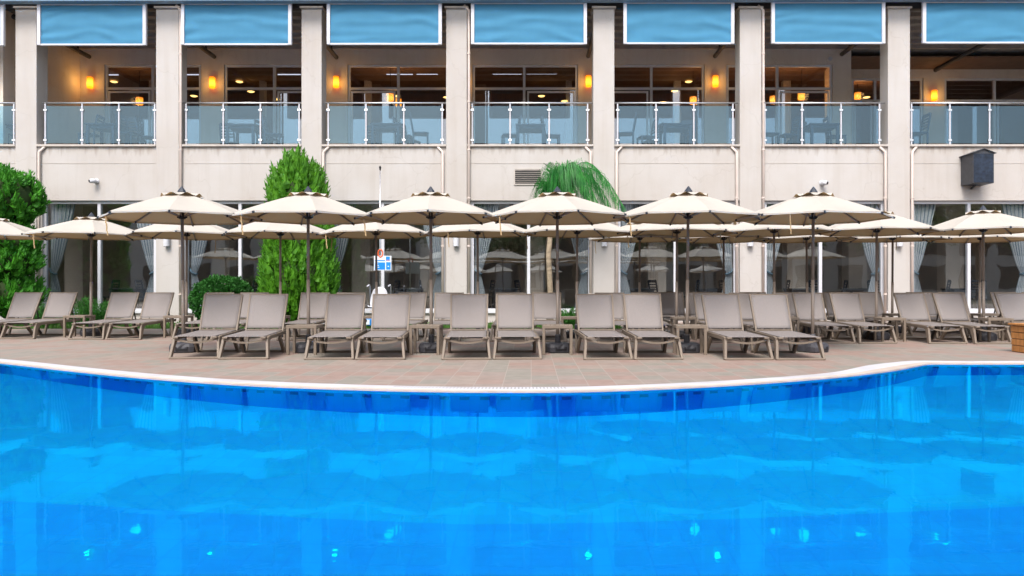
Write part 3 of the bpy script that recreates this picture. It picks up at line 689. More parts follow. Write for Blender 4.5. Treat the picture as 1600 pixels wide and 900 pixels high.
for k, (px, w2) in enumerate(((237, 9), (409, 8), (574, 10), (889, 9), (1059, 10), (1230, 12))):  # white uprights added in place of columns reflected in the upper windows
    y = 33.0; x = X(px, y); HP(MB().box(x - w2 / 2 * y / F, x + w2 / 2 * y / F, y, y + .3, ZL - .08, Z(114, y)), 'reflection_upright', 'white')
for k, (a_, b_) in enumerate(((165, 185), (291, 312), (434, 470), (604, 645), (651, 684), (770, 815), (823, 870), (961, 990), (994, 1016))):  # glowing tubes added in place of white reflections in the upper windows
    y = 32.0; o_ = MB().tube([(X(a_, y) - X((a_ + b_) / 2, y), 0, 0), (X(b_, y) - X((a_ + b_) / 2, y), 0, 0)], .022, 8).build('reflection_streak', 'reflstreak', None, loc=(X((a_ + b_) / 2, y), y, Z(117 - k * .3, y)))
    tag(o_, 'thin white streak in place of an upper window reflection, ' + nth(k, 9), 'reflection streak', 'reflection streaks in the upper room')

# ------------------------------------------------------------------ curtains
bays = [(colpx[k][1], colpx[k + 1][0]) for k in range(9)]
cy_ = FY + .36
def curtain(name_i, xo, sgn, label, wtop=.85):
    r_ = empty('curtain', (xo, cy_, ZS), 0, label, 'curtain', 'striped curtains tied back at the lower windows')
    hh = ZH - ZS + .02; tie = 1.28
    def wid(z):
        if z > tie: s = (z - tie) / (hh - tie); return .17 + (wtop - .17) * (s ** .75)
        s = (tie - z) / tie; return .17 + .30 * s ** .8
    def fn(u_, v_):
        z = v_ * hh; wd = wid(z); x = sgn * (.02 + u_ * wd) 
        y = .045 * math.sin(u_ * 2 * math.pi * 7 + 1.5 * math.sin(v_ * 3)) * min(1, .45 + wd)
        return (x, y, z)
    MB().grid(84, 26, fn, lambda a_, b_: (a_, b_)).build('curtain_cloth', 'curtain', r_, smooth=True)
    MB().tube([(-.02 * sgn, -.03, tie + .18), (sgn * .08, -.09, tie + .05), (sgn * .2, -.08, tie - .02), (sgn * .24, 0, tie - .02)], .035, 8).build('tieback', 'tieback', r_, smooth=True)
for k, (a_, b_) in enumerate(bays):
    curtain(k, X(a_, FY) + .22, 1, 'blue striped curtain on the left of its window, ' + nth(k, 9) + ' lower window')
    curtain(k, X(b_, FY) - .14, -1, 'blue striped curtain on the right of its window, ' + nth(k, 9) + ' lower window')

# ------------------------------------------------------------------ tables and chairs
def make_chair():
    r_ = empty('dining_chair', (0, 0, 0), 0, 'x', 'chair', 'dark dining chairs on the balcony')
    for sx in (-.2, .2):
        MB().bar((sx, -.2, 0), (sx, -.2, .45), .04, .04).build('leg', 'woodchair', r_)
        MB().bar((sx, .2, 0), (sx, .2, .45), .04, .04).build('leg', 'woodchair', r_)
    MB().box(-.23, .23, -.23, .22, .45, .49).build('seat', 'woodchair', r_, bevel=.01)
    b_ = MB()
    for sx in (-.2, .2): b_.bar((sx, .2, .49), (sx, .29, 1.0), .04, .035)
    for q in range(5): z = .62 + q * .085; y = .2 + .09 * (z - .49) / .51; b_.box(-.18, .18, y - .01, y + .01, z - .02, z + .022)
    b_.box(-.2, .2, .275, .3, .96, 1.03)
    b_.build('backrest', 'woodchair', r_)
    return r_
def make_table():
    r_ = empty('dining_table', (0, 0, 0), 0, 'x', 'table', 'dark dining tables on the balcony')
    MB().box(-.42, .42, -.4, .4, .71, .75).build('tabletop', 'woodchair', r_, bevel=.006)
    MB().box(-.36, .36, -.34, .34, .63, .71).build('apron', 'woodchair', r_)
    for sx in (-.36, .36):
        for sy in (-.34, .34): MB().bar((sx, sy, 0), (sx, sy, .71), .07, .07).build('leg', 'woodchair', r_)
    return r_
ch0 = make_chair(); tb0 = make_table(); usedc = [0]; usedt = [0]
BZ = ZL - .06; SC = 1.22
chairs = [(8, 25.6, 95), (141, 25.5, -85), (203, 25.3, 80), (214, 26.3, 200), (232, 25.9, 100), (418, 26.2, 75), (428, 25.5, 95), (360, 27, 180), (584, 26.7, 10), (632, 25.8, 85), (641, 26.6, 70), (657, 25.3, 100), (797, 25.6, -80), (862, 25.7, 95), (978, 25.3, -100),
          (1010, 25.9, -80), (1018, 26.7, -75), (1075, 26.6, 170), (1201, 25.4, 95), (1231, 25.6, -80), (1242, 26.7, -100), (1306, 25.8, 85), (1432, 25.3, -90)]
def bayname(px):
    for k, (a_, b_) in enumerate(bays):
        if a_ - 10 <= px <= b_ + 10: return nth(k, 9)
    return 'a'
cnt = {}
for i_, (px, y, rz) in enumerate(chairs):
    loc = (X(px, y), y, BZ); bn = bayname(px); cnt[bn] = cnt.get(bn, 0) + 1
    tot = sum(1 for c_ in chairs if bayname(c_[0]) == bn)
    lab = 'dark slat-back dining chair on the balcony, ' + (ORD[cnt[bn] - 1] + ' in' if tot > 1 else 'alone in') + ' the ' + bn + ' bay'
    if i_ == 0: ch0.location = loc; ch0.rotation_euler = (0, 0, R(rz)); ch0.scale = (SC,) * 3; ch0['label'] = lab
    else: copy_tree(ch0, loc, R(rz), lab, None, SC)
for i_, (px, y) in enumerate(((20, 25.7), (168, 25.6), (383, 25.7), (606, 25.6), (829, 25.7), (1055, 25.6), (1281, 25.6))):
    loc = (X(px, y), y, BZ); lab = 'square dark dining table behind the balcony glass, ' + bayname(px) + ' bay'
    if i_ == 0: tb0.location = loc; tb0.scale = (SC,) * 3; tb0['label'] = lab
    else: copy_tree(tb0, loc, 0, lab, None, SC)
# downstairs dining sets dimly visible
for i_, px in enumerate((200, 420, 640, 790, 1000, 1110, 1250, 1340, 1500)):
    y = 26.4 + (i_ % 2) * .8
    copy_tree(tb0, (X(px, y), y, .31), 0, 'square dark dining table inside the ground floor room, ' + nth(i_, 9), 'dining tables in the ground floor room', 1.1)
    copy_tree(ch0, (X(px + 30, y), y, .31), R(90 + i_ * 7), 'dark slat-back chair right of a table in the ground floor room, ' + nth(i_, 9), 'dining chairs in the ground floor room', 1.1)
    copy_tree(ch0, (X(px - 32, y), y, .31), R(-90 - i_ * 5), 'dark slat-back chair left of a table in the ground floor room, ' + nth(i_, 9), 'dining chairs in the ground floor room', 1.1)

# ------------------------------------------------------------------ fittings on the facade
vy = FY + .03
v0, v1 = X(803, vy), X(847, vy); vz0, vz1 = Z(289, vy), Z(263.5, vy)
vr = empty('wall_vent', ((v0 + v1) / 2, vy, vz0), 0, 'beige louvred air vent set in the wall panel beside the palm', 'vent')
w_ = (v1 - v0) / 2; h_ = vz1 - vz0
fr_ = MB(); fr_.box(-w_, w_, -.02, .02, 0, .04); fr_.box(-w_, w_, -.02, .02, h_ - .04, h_); fr_.box(-w_, -w_ + .04, -.02, .02, .04, h_ - .04); fr_.box(w_ - .04, w_, -.02, .02, .04, h_ - .04)
fr_.build('vent_frame', 'cap', vr)
MB().box(-w_ + .04, w_ - .04, .006, .014, .04, h_ - .04).build('vent_backing', 'black', vr)
for q in range(7): z = .045 + q * (h_ - .09) / 7; MB().bar((-w_ + .04, -.006, z + .035), (w_ - .04, -.006, z + .035), .045, .008, up=(0, .6, 1)).build('slat', 'cap', vr)
for k, (px, py) in enumerate(((151, 283), (1284, 286))):
    y = FY + .04; r_ = empty('security_camera', (X(px, y), y, Z(py, y)), 0, 'small white dome security camera on the wall ' + ('between the first two columns' if k == 0 else 'above a parasol right of centre'), 'camera', 'security cameras on the facade')
    MB().lathe([(.09, -.0), (.09, .03), (.06, .06)], 16).build('mount', 'white', r_); [setattr(c_, 'rotation_euler', (R(90), 0, 0)) for c_ in r_.children]
    s_ = -1 if k == 0 else 1
    MB().tube([(0, -.08, -.01), (s_ * -.02, -.14, -.01), (s_ * .06, -.24, -.03), (s_ * .08, -.26, -.035)], [.05, .075, .075, .05], 14).build('camera_body', 'white', r_, smooth=True)
    MB().tube([(s_ * .078, -.258, -.034), (s_ * .09, -.272, -.038)], .05, 14).build('lens', 'black', r_)
# small round sensor on upper wall
y = BY - .05; o_ = MB().tube([(0, .05, 0), (0, -.03, 0)], .08, 16).build('round_sensor', 'white', None, loc=(X(1297, y), y, Z(92, y))); tag(o_, 'small white round sensor on the balcony wall above a window corner', 'sensor')
# dark gabled box
y = FY + .04; bx = X(1536 - (1536 - VPX) * .0, 23.9)
fyb = 23.86; x0, x1 = X(1520.5, fyb), X(1553, fyb); z0, z1 = Z(286, fyb), Z(239, fyb); zp = Z(232.5, fyb)
r_ = empty('wall_box', ((x0 + x1) / 2, FY + .045, z0), 0, 'dark grey gabled metal box hanging on the wall at the upper right', 'wall box')
hw = (x1 - x0) / 2; hh = z1 - z0; dd = FY + .045 - fyb
b_ = MB(); prof = [(-hw, 0), (hw, 0), (hw, hh), (0, zp - z0 - .01), (-hw, hh)]
b_.v = [(x, -dd, z) for x, z in prof] + [(x, 0, z) for x, z in prof]
b_.f = [(0, 1, 2, 3, 4), (9, 8, 7, 6, 5)] + [(q, q + 5, (q + 1) % 5 + 5, (q + 1) % 5) for q in range(5)]
b_.build('box_body', 'boxgrey', r_)
MB().box(-hw + .02, hw - .02, -dd - .012, -dd - .002, .02, hh - .02).build('front_panel', 'boxblue', r_, bevel=.004)
rf_ = MB()
for s_ in (-1, 1): rf_.bar((s_ * 0, -dd / 2 - .02, zp - z0 + .005), (s_ * (hw + .06), -dd / 2 - .02, hh - .012), dd + .06, .02, up=(0, 0, 1))
rf_.build('roof', 'boxgrey', r_)
MB().bar((-.0, -.25, -.0), (-.0, -.02, -.1), .05, .05).build('bracket', 'boxgrey', r_)

# ------------------------------------------------------------------ foliage
def blade_cluster(mb, p, d, n, L, wd, spread):
    d = d.normalized()
    for _ in range(n):
        q = (d + Vector((random.gauss(0, spread), random.gauss(0, spread), random.gauss(0, spread)))).normalized()
        side = q.cross(Vector((random.gauss(0, 1), random.gauss(0, 1), random.gauss(0, 1)))).normalized() * wd * random.uniform(.6, 1.2)
        l = L * random.uniform(.6, 1.2); mid = p + q * l * .55
        i_ = len(mb.v); mb.v += [tuple(p - side * .3), tuple(mid - side), tuple(p + q * l), tuple(mid + side)]; mb.f.append((i_, i_ + 1, i_ + 2, i_ + 3))
def conifer(name, base, lobes, mat, label, cat='shrub', clump=(.13, .30), dens=1.0, L=.13, wd=.016, updir=1.3, group=None):
    """lobes: (cx, cy, cz, rx, ry, rz) ellipsoids; foliage = flame-shaped clumps of upright blades over a dark twiggy core"""
    r_ = empty(name, base, 0, label, cat, group)
    core = MB(); leaf = MB()
    for (cx, cy2, cz, rx, ry, rz) in lobes:
        def fn(u_, v_):
            th = u_ * 2 * math.pi; ph = (v_ - .5) * math.pi; k_ = .84 + .05 * noise.noise(Vector((math.cos(th) * 2, math.sin(th) * 2, ph * 2 + cz)))
            return (cx + rx * k_ * math.cos(ph) * math.cos(th), cy2 + ry * k_ * math.cos(ph) * math.sin(th), cz + rz * k_ * math.sin(ph))
        core.grid(20, 14, fn)
        area = 4 * math.pi * ((rx * ry) ** 1.6 / 3 + 2 * (rx * rz) ** 1.6 / 3) ** (1 / 1.6)
        ncl = int(area * 16 * dens)
        for q in range(ncl):
            z_ = 1 - 2 * (q + .5) / ncl; th = q * 2.39996 + random.uniform(-.3, .3); rr = math.sqrt(1 - z_ * z_)
            n_ = Vector((rr * math.cos(th), rr * math.sin(th), z_))
            if n_.y > .55: continue
            k_ = random.uniform(.84, 1.05)
            c = Vector((cx + rx * k_ * n_.x, cy2 + ry * k_ * n_.y, cz + rz * k_ * n_.z))
            cr_, chh = clump[0] * random.uniform(.7, 1.3), clump[1] * random.uniform(.7, 1.3)
            ax = (n_ * .55 + Vector((0, 0, updir))).normalized()
            t1_ = ax.cross(Vector((0, 1, 0))).normalized(); t2_ = ax.cross(t1_); ib = len(leaf.v); seg_ = 7
            rings = ((.25, -.55), (.75, -.3), (.8, .0), (.55, .35), (.2, .7), (.03, .95))
            for (rr2, hh2) in rings:
                for j in range(seg_):
                    an_ = j * 2 * math.pi / seg_ + hh2; kk = rr2 * cr_ * random.uniform(.6, 1.15)
                    leaf.v.append(tuple(c + ax * hh2 * chh + (t1_ * math.cos(an_) + t2_ * math.sin(an_)) * kk))
            for qq in range(len(rings) - 1):
                for j in range(seg_): leaf.f.append((ib + qq * seg_ + j, ib + qq * seg_ + (j + 1) % seg_, ib + (qq + 1) * seg_ + (j + 1) % seg_, ib + (qq + 1) * seg_ + j))
            for _ in range(int(20 * dens)):
                s = random.random(); a_ = random.uniform(0, 2 * math.pi); rad = cr_ * math.sin(math.pi * min(1, .15 + s * .85)) ** .8
                t1 = ax.cross(Vector((0, 1, 0))).normalized(); t2 = ax.cross(t1)
                o2 = t1 * math.cos(a_) * rad + t2 * math.sin(a_) * rad
                p = c + ax * (s - .4) * chh + o2
                blade_cluster(leaf, p, ax * 1.5 + o2.normalized() * .6, 2, L, wd, .22)
    core.build('inner_twigs', 'thuja_in', r_, smooth=True); leaf.build('foliage', mat, r_)
    return r_
ty = 22.9
tx = X(465, ty)
o_ = conifer('thuja_tree', (tx, ty, 0), [(.02, 0, 3.95, .82, .8, 1.0), (0, 0, 2.6, .98, .9, 1.5), (.06, -.05, 1.5, 1.04, 1.0, 1.2), (.45, -.1, 1.2, .72, .75, .9), (-.4, -.1, 1.15, .62, .7, .85), (-.08, 0, 4.45, .40, .4, .78), (.36, 0, 4.25, .34, .34, .62), (-.46, 0, 4.2, .30, .3, .6)], 'thuja',
        'tall bright green conical thuja with flame shaped sprays behind the parasols', 'tree', clump=(.15, .44), dens=.9)
MB().tube([(0, 0, 0), (.02, 0, .8), (0, 0, 1.6)], [.14, .11, .08], 10).build('trunk', 'bark', o_)
ty = 22.3; tx = X(16, ty)
o_ = conifer('topiary_tree', (tx, ty, 0), [(-.15, 0, 3.85, .98, .95, .80), (-.65, .1, 4.2, .75, .7, .62), (.0, .05, 2.55, .76, .8, .52), (.0, 0, 1.95, .78, .8, .5), (-.1, 0, .95, .90, .9, .58), (-1.0, .2, 2.0, .75, .8, 1.7)], 'topiary',
        'dark green cloud-pruned cypress at the left edge with a rounded top', 'tree', clump=(.12, .27), dens=1.0, L=.14, wd=.018, updir=1.1)
MB().tube([(0, 0, 0), (.03, 0, 1.5), (0, 0, 3.2)], [.13, .10, .07], 10).build('trunk', 'bark', o_)
def bush(name, base, rx, rz, mat, label, n=2600, leaf_l=.09, wd=.03, cat='bush'):
    r_ = empty(name, base, 0, label, cat); b_ = MB(); st = MB()
    for _ in range(n):
        n_ = Vector((random.gauss(0, 1), random.gauss(0, 1), random.gauss(0, 1))).normalized(); k_ = random.uniform(.55, 1.0) ** .5 * (1 + .13 * noise.noise(n_ * 3 + Vector(base)))
        p = Vector((n_.x * rx * k_, n_.y * rx * .8 * k_, rz + n_.z * rz * k_))
        if p.z < .03: continue
        blade_cluster(b_, p, n_ + Vector((0, 0, .5)), 2, leaf_l, wd, .5)
    for _ in range(14):
        a_ = random.uniform(0, 6.28); st.tube([(0, 0, 0), (math.cos(a_) * rx * .3, math.sin(a_) * rx * .3, rz * .7), (math.cos(a_) * rx * .7, math.sin(a_) * rx * .6, rz * 1.3)], [.02, .014, .006], 5)
    b_.build('foliage', mat, r_); st.build('stem', 'bark', r_); return r_
bush('round_bush', (X(347, 23.2), 23.2, 0), .98, .76, 'bush', 'round dark green bush before the second lower window', 5200)
def ferny(base, n, hgt, label, spread=.45):
    r_ = empty('feathery_plant', base, 0, label, 'plant', 'feathery plants between the left loungers'); b_ = MB(); st = MB()
    for _ in range(n):
        a_ = random.uniform(0, 6.28); rr = random.uniform(0, spread); x, y = math.cos(a_) * rr, math.sin(a_) * rr * .7; h_ = hgt * random.uniform(.6, 1.05) * (1 - .3 * rr / spread)
        tip = (x * 1.5, y * 1.5, h_); st.tube([(x * .5, y * .5, 0), (x, y, h_ * .5), tip], [.006, .005, .002], 4)
        for s in range(9):
            f_ = .25 + .75 * s / 9; p = Vector((x * (.5 + f_), y * (.5 + f_), h_ * f_)); blade_cluster(b_, p, Vector((x, y, .5)), 3, .11, .012, .8)
    b_.build('foliage', 'fern', r_); st.build('stem', 'fern', r_)
ferny((X(68, 21.2), 21.2, 0), 60, .8, 'feathery bright green plant between the two leftmost loungers')
ferny((X(135, 21.3), 21.3, 0), 130, .95, 'feathery bright green plant behind the leftmost side table', .75)
ferny((X(165, 21.5), 21.5, 0), 70, .75, 'feathery green plant left of the third back-row lounger')
ferny((X(893, 21.4), 21.4, 0), 60, .6, 'low feathery plant behind the parasol in front of the palm')
# palm
py_ = 23.3
pb = (X(859, py_), py_, 0)
pr = empty('palm_tree', pb, 0, 'green palm with arching drooping fronds above the parasols right of centre', 'palm')
MB().tube([(0, 0, 0), (.02, 0, 1.0), (-.04, 0, 2.2), (.05, 0, 3.2)], [.12, .09, .085, .07], 12).build('trunk', 'palmbark', pr, smooth=True)
tip0 = Vector((.05, 0, 3.2))
fr_dirs = [(1.0, .1, 2.15, 1.75), (.95, -.3, 2.2, 2.1), (.75, .3, 2.1, 1.3), (.9, -.5, 2.0, 1.55), (.55, -.8, 2.1, 1.0), (.2, -1, 2.0, .8), (.75, -.1, 2.15, 1.2), (1, 0, 2.1, 2.3), (.45, .5, 2.1, .9), (-.3, -.7, 1.6, .35), (-.35, .1, 1.5, .40), (.1, .6, 2.05, .6), (.15, -.9, 1.9, .5), (.6, -.6, 2.2, 1.45), (.9, -.2, 1.9, 1.9), (.3, -.4, 2.15, .75)]
for (dx, dy, up, reach) in fr_dirs:
    dx += random.uniform(-.1, .1); h = Vector((dx, dy * .6, 0)).normalized()
    pts = []; up *= random.uniform(.88, 1.0)
    for s in range(13):
        q = s / 12; pts.append(tip0 + h * reach * (q ** 1.15) + Vector((0, 0, up * (math.sin(min(q, 1) * 2.8)) * .92 - .1 * q)))
    fo = MB().tube(pts, [.022 - .0015 * s for s in range(13)], 5).build('frond_stalk', 'fern', pr)
    lf = MB()
    for s in range(96):
        q = .15 + .85 * s / 96; k_ = min(int(q * 12), 11); f_ = q * 12 - k_; p = pts[k_].lerp(pts[k_ + 1], f_)
        tg = (pts[k_ + 1] - pts[k_]).normalized(); sd2 = tg.cross(Vector((0, 0, 1))); 
        if sd2.length < .1: sd2 = Vector((0, 1, 0))
        sd2.normalize()
        for sg in (-1, 1):
            L = .8 * math.sin(math.pi * (.15 + .75 * q)) * random.uniform(.7, 1.15) + .15
            d1 = (sd2 * sg * .5 + tg * .55 + Vector((random.gauss(0, .12), random.gauss(0, .12), -.3 + random.gauss(0, .12)))).normalized(); m1 = p + d1 * L * .45
            d2 = (d1 * .45 + Vector((0, 0, -1))).normalized(); e1 = m1 + d2 * L * .75
            ww = Vector((0, 0, 1)).cross(d1).normalized() * .006 + Vector((0, 0, .004))
            lf.quad(p - ww * .5, m1 - ww, m1 + ww, p + ww * .5); lf.tri(m1 - ww, e1, m1 + ww)
    lf.build('leaflets', 'palmleaf', fo)

# ------------------------------------------------------------------ sign post and pool lift
sy = 22.0; sx = X(594, sy)
r_ = empty('sign_post', (sx, sy, 0), 0, 'tall thin white pole with a blue notice board and black tip', 'sign')
MB().tube([(0, 0, 0), (0, 0, 2.2), (0, 0, Z(266, sy))], [.025, .018, .012], 10).build('pole', 'steel', r_, smooth=True)
MB().tube([(0, 0, Z(266, sy)), (0, 0, Z(261, sy)), (0, 0, Z(259, sy))], [.02, .035, .01], 10).build('pole_tip', 'black', r_)
bx0, bx1 = X(585, sy) - sx, X(612, sy) - sx; bz0, bz1 = Z(422.5, sy), Z(400, sy)
bd = MB().box(bx0, bx1, -.06, -.03, bz0, bz1).build('sign_board', 'signwhite', r_, bevel=.004)
def patch(a_, b_, c_, d_, mat='signblue', dy=-.066): MB().box(X(a_, sy) - sx, X(b_, sy) - sx, dy, dy + .005, Z(d_, sy), Z(c_, sy)).build('printed_field', mat, bd)
patch(586.3, 602.3, 406.5, 408.2); patch(586.3, 602.5, 410, 421.3); patch(603.6, 609.8, 400.9, 407.6); patch(604, 611, 409.6, 421.3)
for q in range(3): patch(589, 591.5 + q, 412 + q * 2.6, 412.9 + q * 2.6, 'signwhite', -.0715)
patch(606.5, 608.5, 415.5, 417, 'signwhite', -.0715); patch(604.5, 609.5, 406.2, 407, 'orange', -.0715)
bo = MB(); n_ = 20
bo.tube([(math.cos(a_ * 2 * math.pi / n_) * .07, 0, math.sin(a_ * 2 * math.pi / n_) * .11) for a_ in range(n_ + 1)], .02, 8, False)
o_ = bo.build('rescue_loop', 'orange', None, smooth=True, loc=(sx + .02, sy - .06, Z(396, sy))); tag(o_, 'small orange rescue loop hung on the pole above the blue board', 'rescue loop')
ly = 21.6; lx = X(592, ly)
r_ = empty('pool_lift_chair', (lx, ly, 0), 0, 'white plastic pool lift seat with armrests behind the front loungers', 'lift chair')
def seatback(u_, v_):
    ww = .27 * (1 - .35 * v_ ** 3); x = (u_ - .5) * 2 * ww; return (x, .12 + .06 * v_ - .10 * abs(u_ - .5) ** 1.5 * 2, .62 + v_ * .56 - .10 * (abs(u_ - .5) * 2) ** 3 * v_)
o_ = MB().grid(12, 10, seatback).build('seat_back', 'white', r_, smooth=True); md = o_.modifiers.new('solid', 'SOLIDIFY'); md.thickness = .025
o_ = MB().grid(10, 8, lambda u_, v_: ((u_ - .5) * .52, -.32 + v_ * .46, .60 + .05 * (abs(u_ - .5) * 2) ** 2 - .03 * math.sin(v_ * 3))).build('seat', 'white', r_, smooth=True); md = o_.modifiers.new('solid', 'SOLIDIFY'); md.thickness = .03
for s_ in (-1, 1): MB().tube([(s_ * .29, .22, .55), (s_ * .31, .22, 1.2), (s_ * .31, .12, 1.24), (s_ * .31, -.15, 1.2)], .022, 8).build('armrest', 'whiterail', r_, smooth=True)
MB().box(-.06, .06, .3, .42, 0, 1.15).build('mast', 'whiterail', r_, bevel=.01)
MB().box(-.42, .1, -.5, .35, .06, .28).build('base_box', 'signblue', r_, bevel=.03)
MB().box(-.40, -.16, -.515, -.50, .10, .24).build('base_label', 'signwhite', r_)
MB().bar((-.2, -.3, .48), (.2, -.3, .48), .05, .03).build('footrest', 'coping_lip', r_)

# ------------------------------------------------------------------ sun loungers
def make_lounger():
    r_ = empty('sun_lounger', (0, 0, 0), 0, 'x', 'sun lounger')
    f = MB(); f.bar((-.39, .02, .018), (.39, .02, .018), .055, .035); 
    for s in (-1, 1):
        f.bar((s * .378, .02, .0), (s * .345, .15, .30), .04, .075, .045, .115, up=(0, 1, 0)); f.bar((s * .345, .12, .305), (s * .338, .30, .335), .045, .10, .04, .065)
    f.build('front_leg_frame', 'taupe', r_, bevel=.008)
    for s in (-1, 1): MB().bar((s * .337, .22, .335), (s * .337, 1.72, .365), .034, .062).build('side_rail', 'taupe', r_, bevel=.006)
    f = MB(); f.bar((-.337, 1.71, .365), (.337, 1.71, .365), .05, .045); f.build('end_rail', 'taupe', r_)
    for s in (-1, 1):
        f = MB(); f.bar((s * .33, 1.02, .31), (s * .345, 1.27, .03), .04, .085, .04, .07, up=(0, 1, 0)); f.bar((s * .345, 1.24, .022), (s * .345, 1.44, .022), .042, .044); f.bar((s * .345, 1.42, .02), (s * .335, 1.52, .345), .04, .05, .04, .06, up=(0, 1, 0))
        rl = f.build('rear_leg', 'taupe', r_, bevel=.006)
        n2 = MB(); n2.bar((s * .304, 1.04, .29), (s * .318, 1.26, .05), .008, .06, up=(0, 1, 0)); n2.build('adjuster_rack', 'taupe_dark', rl)
    MB().bar((-.34, 1.34, .022), (.34, 1.34, .022), .05, .035).build('rear_crossbar', 'taupe', r_)
    pts = [(-.33 + .66 * q / 12, .11, .318 - .055 * math.sin(math.pi * q / 12)) for q in range(13)]
    f = MB()
    for p, q in zip(pts, pts[1:]): f.bar(p, (q[0] + .002, q[1], q[2]), .05, .03)
    f.build('front_crossbar', 'taupe', r_)
    for s in (-1, 1): MB().box(s * .30 - .04, s * .30 + .04, .035, .12, .332, .362).build('corner_block', 'taupe', r_, bevel=.008)
    def seat(u_, v_): return (-.315 + .63 * u_, .045 + 1.22 * v_, .366 + .028 * v_ - .03 * math.sin(math.pi * u_) * math.sin(math.pi * min(1, v_ + .0)) + .004)
    o_ = MB().grid(8, 14, seat).build('seat_sling', 'sling', r_, smooth=True); md = o_.modifiers.new('solid', 'SOLIDIFY'); md.thickness = .008
    # backrest hinged at y 1.30
    hy, hz = 1.31, .405; L = .70; ca, sa = math.cos(R(63)), math.sin(R(63))
    def bp(x, l, n_=0): return Vector((x, hy + l * ca + n_ * sa, hz + l * sa - n_ * ca))
    f = MB()
    for s in (-1, 1): f.bar(bp(s * .315, -.03), bp(s * .330, L), .030, .045, up=(0, 1, 0))
    f.bar(bp(-.345, L), bp(.345, L), .030, .03); f.bar(bp(-.31, 0), bp(.31, 0), .03, .03)
    bk = f.build('backrest_frame', 'taupe', r_, bevel=.006)
    sl = MB().grid(8, 10, lambda u_, v_: tuple(bp((u_ - .5) * 2 * (.305 + .015 * v_), .03 + v_ * (L - .045), -.016 + .03 * math.sin(math.pi * u_) * math.sin(math.pi * v_))))
    o_ = sl.build('back_sling', 'sling', bk, smooth=True); md = o_.modifiers.new('solid', 'SOLIDIFY'); md.thickness = .006
    f = MB()
    for s in (-1, 1): f.bar(bp(s * .25, .38, .02), (s * .25, 1.62, .37), .022, .022)
    f.bar((-.25, 1.62, .37), (.25, 1.62, .37), .022, .022); f.build('back_prop', 'taupe_dark', r_)
    return r_
L0 = make_lounger(); first = [True]
def lounger(xf, yf, rz, label, group):
    if first[0]: first[0] = False; L0.location = (xf, yf, 0); L0.rotation_euler = (0, 0, rz); L0['label'] = label; L0['group'] = group
    else: copy_tree(L0, (xf, yf, 0), rz, label, group)
FA = YG(562.2)
A = [(303, 350), (380, 420.5), (514, 542), (594, 612.5), (728.5, 733.5), (808.5, 804.5), (950.5, 928), (1029.5, 1003), (1170.5, 1125), (1251.5, 1200)]
for k, (fp, tp) in enumerate(A):
    yf = FA + random.uniform(-.04, .04) - (.06 if k > 5 else 0) + (.08 if k < 2 else 0); yt = yf + 1.62; xf = X(fp, yf); xt = X(tp, yt)
    lounger(xf, yf, -math.atan2(xt - xf, 1.62), 'taupe sling sun lounger in the front row at the pool, ' + nth(k, 10), 'front row of sun loungers')
def yf2(px): return 16.6 - px / 1400 * 1.5
B = [45, 100, 196, 250, 343.5, 398, 493, 549, 645, 702, 797, 854, 952, 1009, 1106, 1162, 1261, 1319, 1420, 1480, 1578, 1640]
for k, tp in enumerate(B):
    yf = yf2(tp) + random.uniform(-.06, .06); yt = yf + 1.62; xt = X(tp, yt)
    an = R(random.uniform(-1.6, 1.6)); xf = xt + math.sin(an) * 1.62
    nm = nth(k, 22) if (k < 12 or k > 10) and (k == 0 or k == 21 or (k < 11 and k < 12) or 21 - k < 12) else ''
    lounger(xf, yf, an, 'taupe sling sun lounger in the second row, ' + nm, 'second row of sun loungers')
D = [1047, 1093, 1176, 1227, 1306, 1355, 1436, 1486, 1567, 1617]
for k, tp in enumerate(D):
    yf = 17.7 + random.uniform(-.05, .05); yt = yf + 1.62; xt = X(tp, yt); an = R(random.uniform(-1.5, 1.5))
    lounger(xt + math.sin(an) * 1.62, yf, an, 'taupe sun lounger in the rearmost row on the right, ' + nth(k, 10), 'rear row of sun loungers')

# ------------------------------------------------------------------ side tables
def make_side():
    r_ = empty('side_table', (0, 0, 0), 0, 'x', 'side table')
    t_ = MB(); hw_, hd, h_ = .262, .20, .51
    t_.box(-hw_, hw_, -hd, -hd + .05, h_ - .055, h_); t_.box(-hw_, hw_, hd - .05, hd, h_ - .055, h_)
    t_.box(-hw_, -hw_ + .05, -hd + .05, hd - .05, h_ - .055, h_); t_.box(hw_ - .05, hw_, -hd + .05, hd - .05, h_ - .055, h_)
    for q in range(5): x = -.19 + q * .08; t_.box(x, x + .06, -hd + .05, hd - .05, h_ - .022, h_ - .006)
    t_.build('tabletop', 'taupe', r_, bevel=.006)
    for sx_ in (-1, 1):
        for sy_ in (-1, 1): MB().bar((sx_ * (hw_ - .026), sy_ * (hd - .026), 0), (sx_ * (hw_ - .026), sy_ * (hd - .026), h_ - .05), .048, .048).build('leg', 'taupe', r_, bevel=.005)
    return r_
T0 = make_side(); tabs = []
for k, px in enumerate((475.5, 666, 871, 1078)): tabs.append((X(px, 12.8), 12.82, 'square taupe side table in the front row, ' + nth(k, 4), 'side tables of the front row'))
R2U = [-12, 142, 291, 438, 589, 747, 901, 1057, 1210, 1369, 1537]
T2 = [-30, 124, 279, 432, 583, 741, 895, 1068, 1225, 1390, 1556]
for k, px in enumerate(T2): y = yf2(px) + .85; tabs.append((X(px, y), y, 'square taupe side table between second row loungers, ' + nth(k, 11), 'side tables of the second row'))
R3U = [999, 1131, 1262, 1394, 1530]
for k, px in enumerate((1137, 1270, 1400, 1540)): tabs.append((X(px, 18.5), 18.5, 'taupe side table in the rearmost row on the right, ' + nth(k, 4), 'side tables of the rear row'))
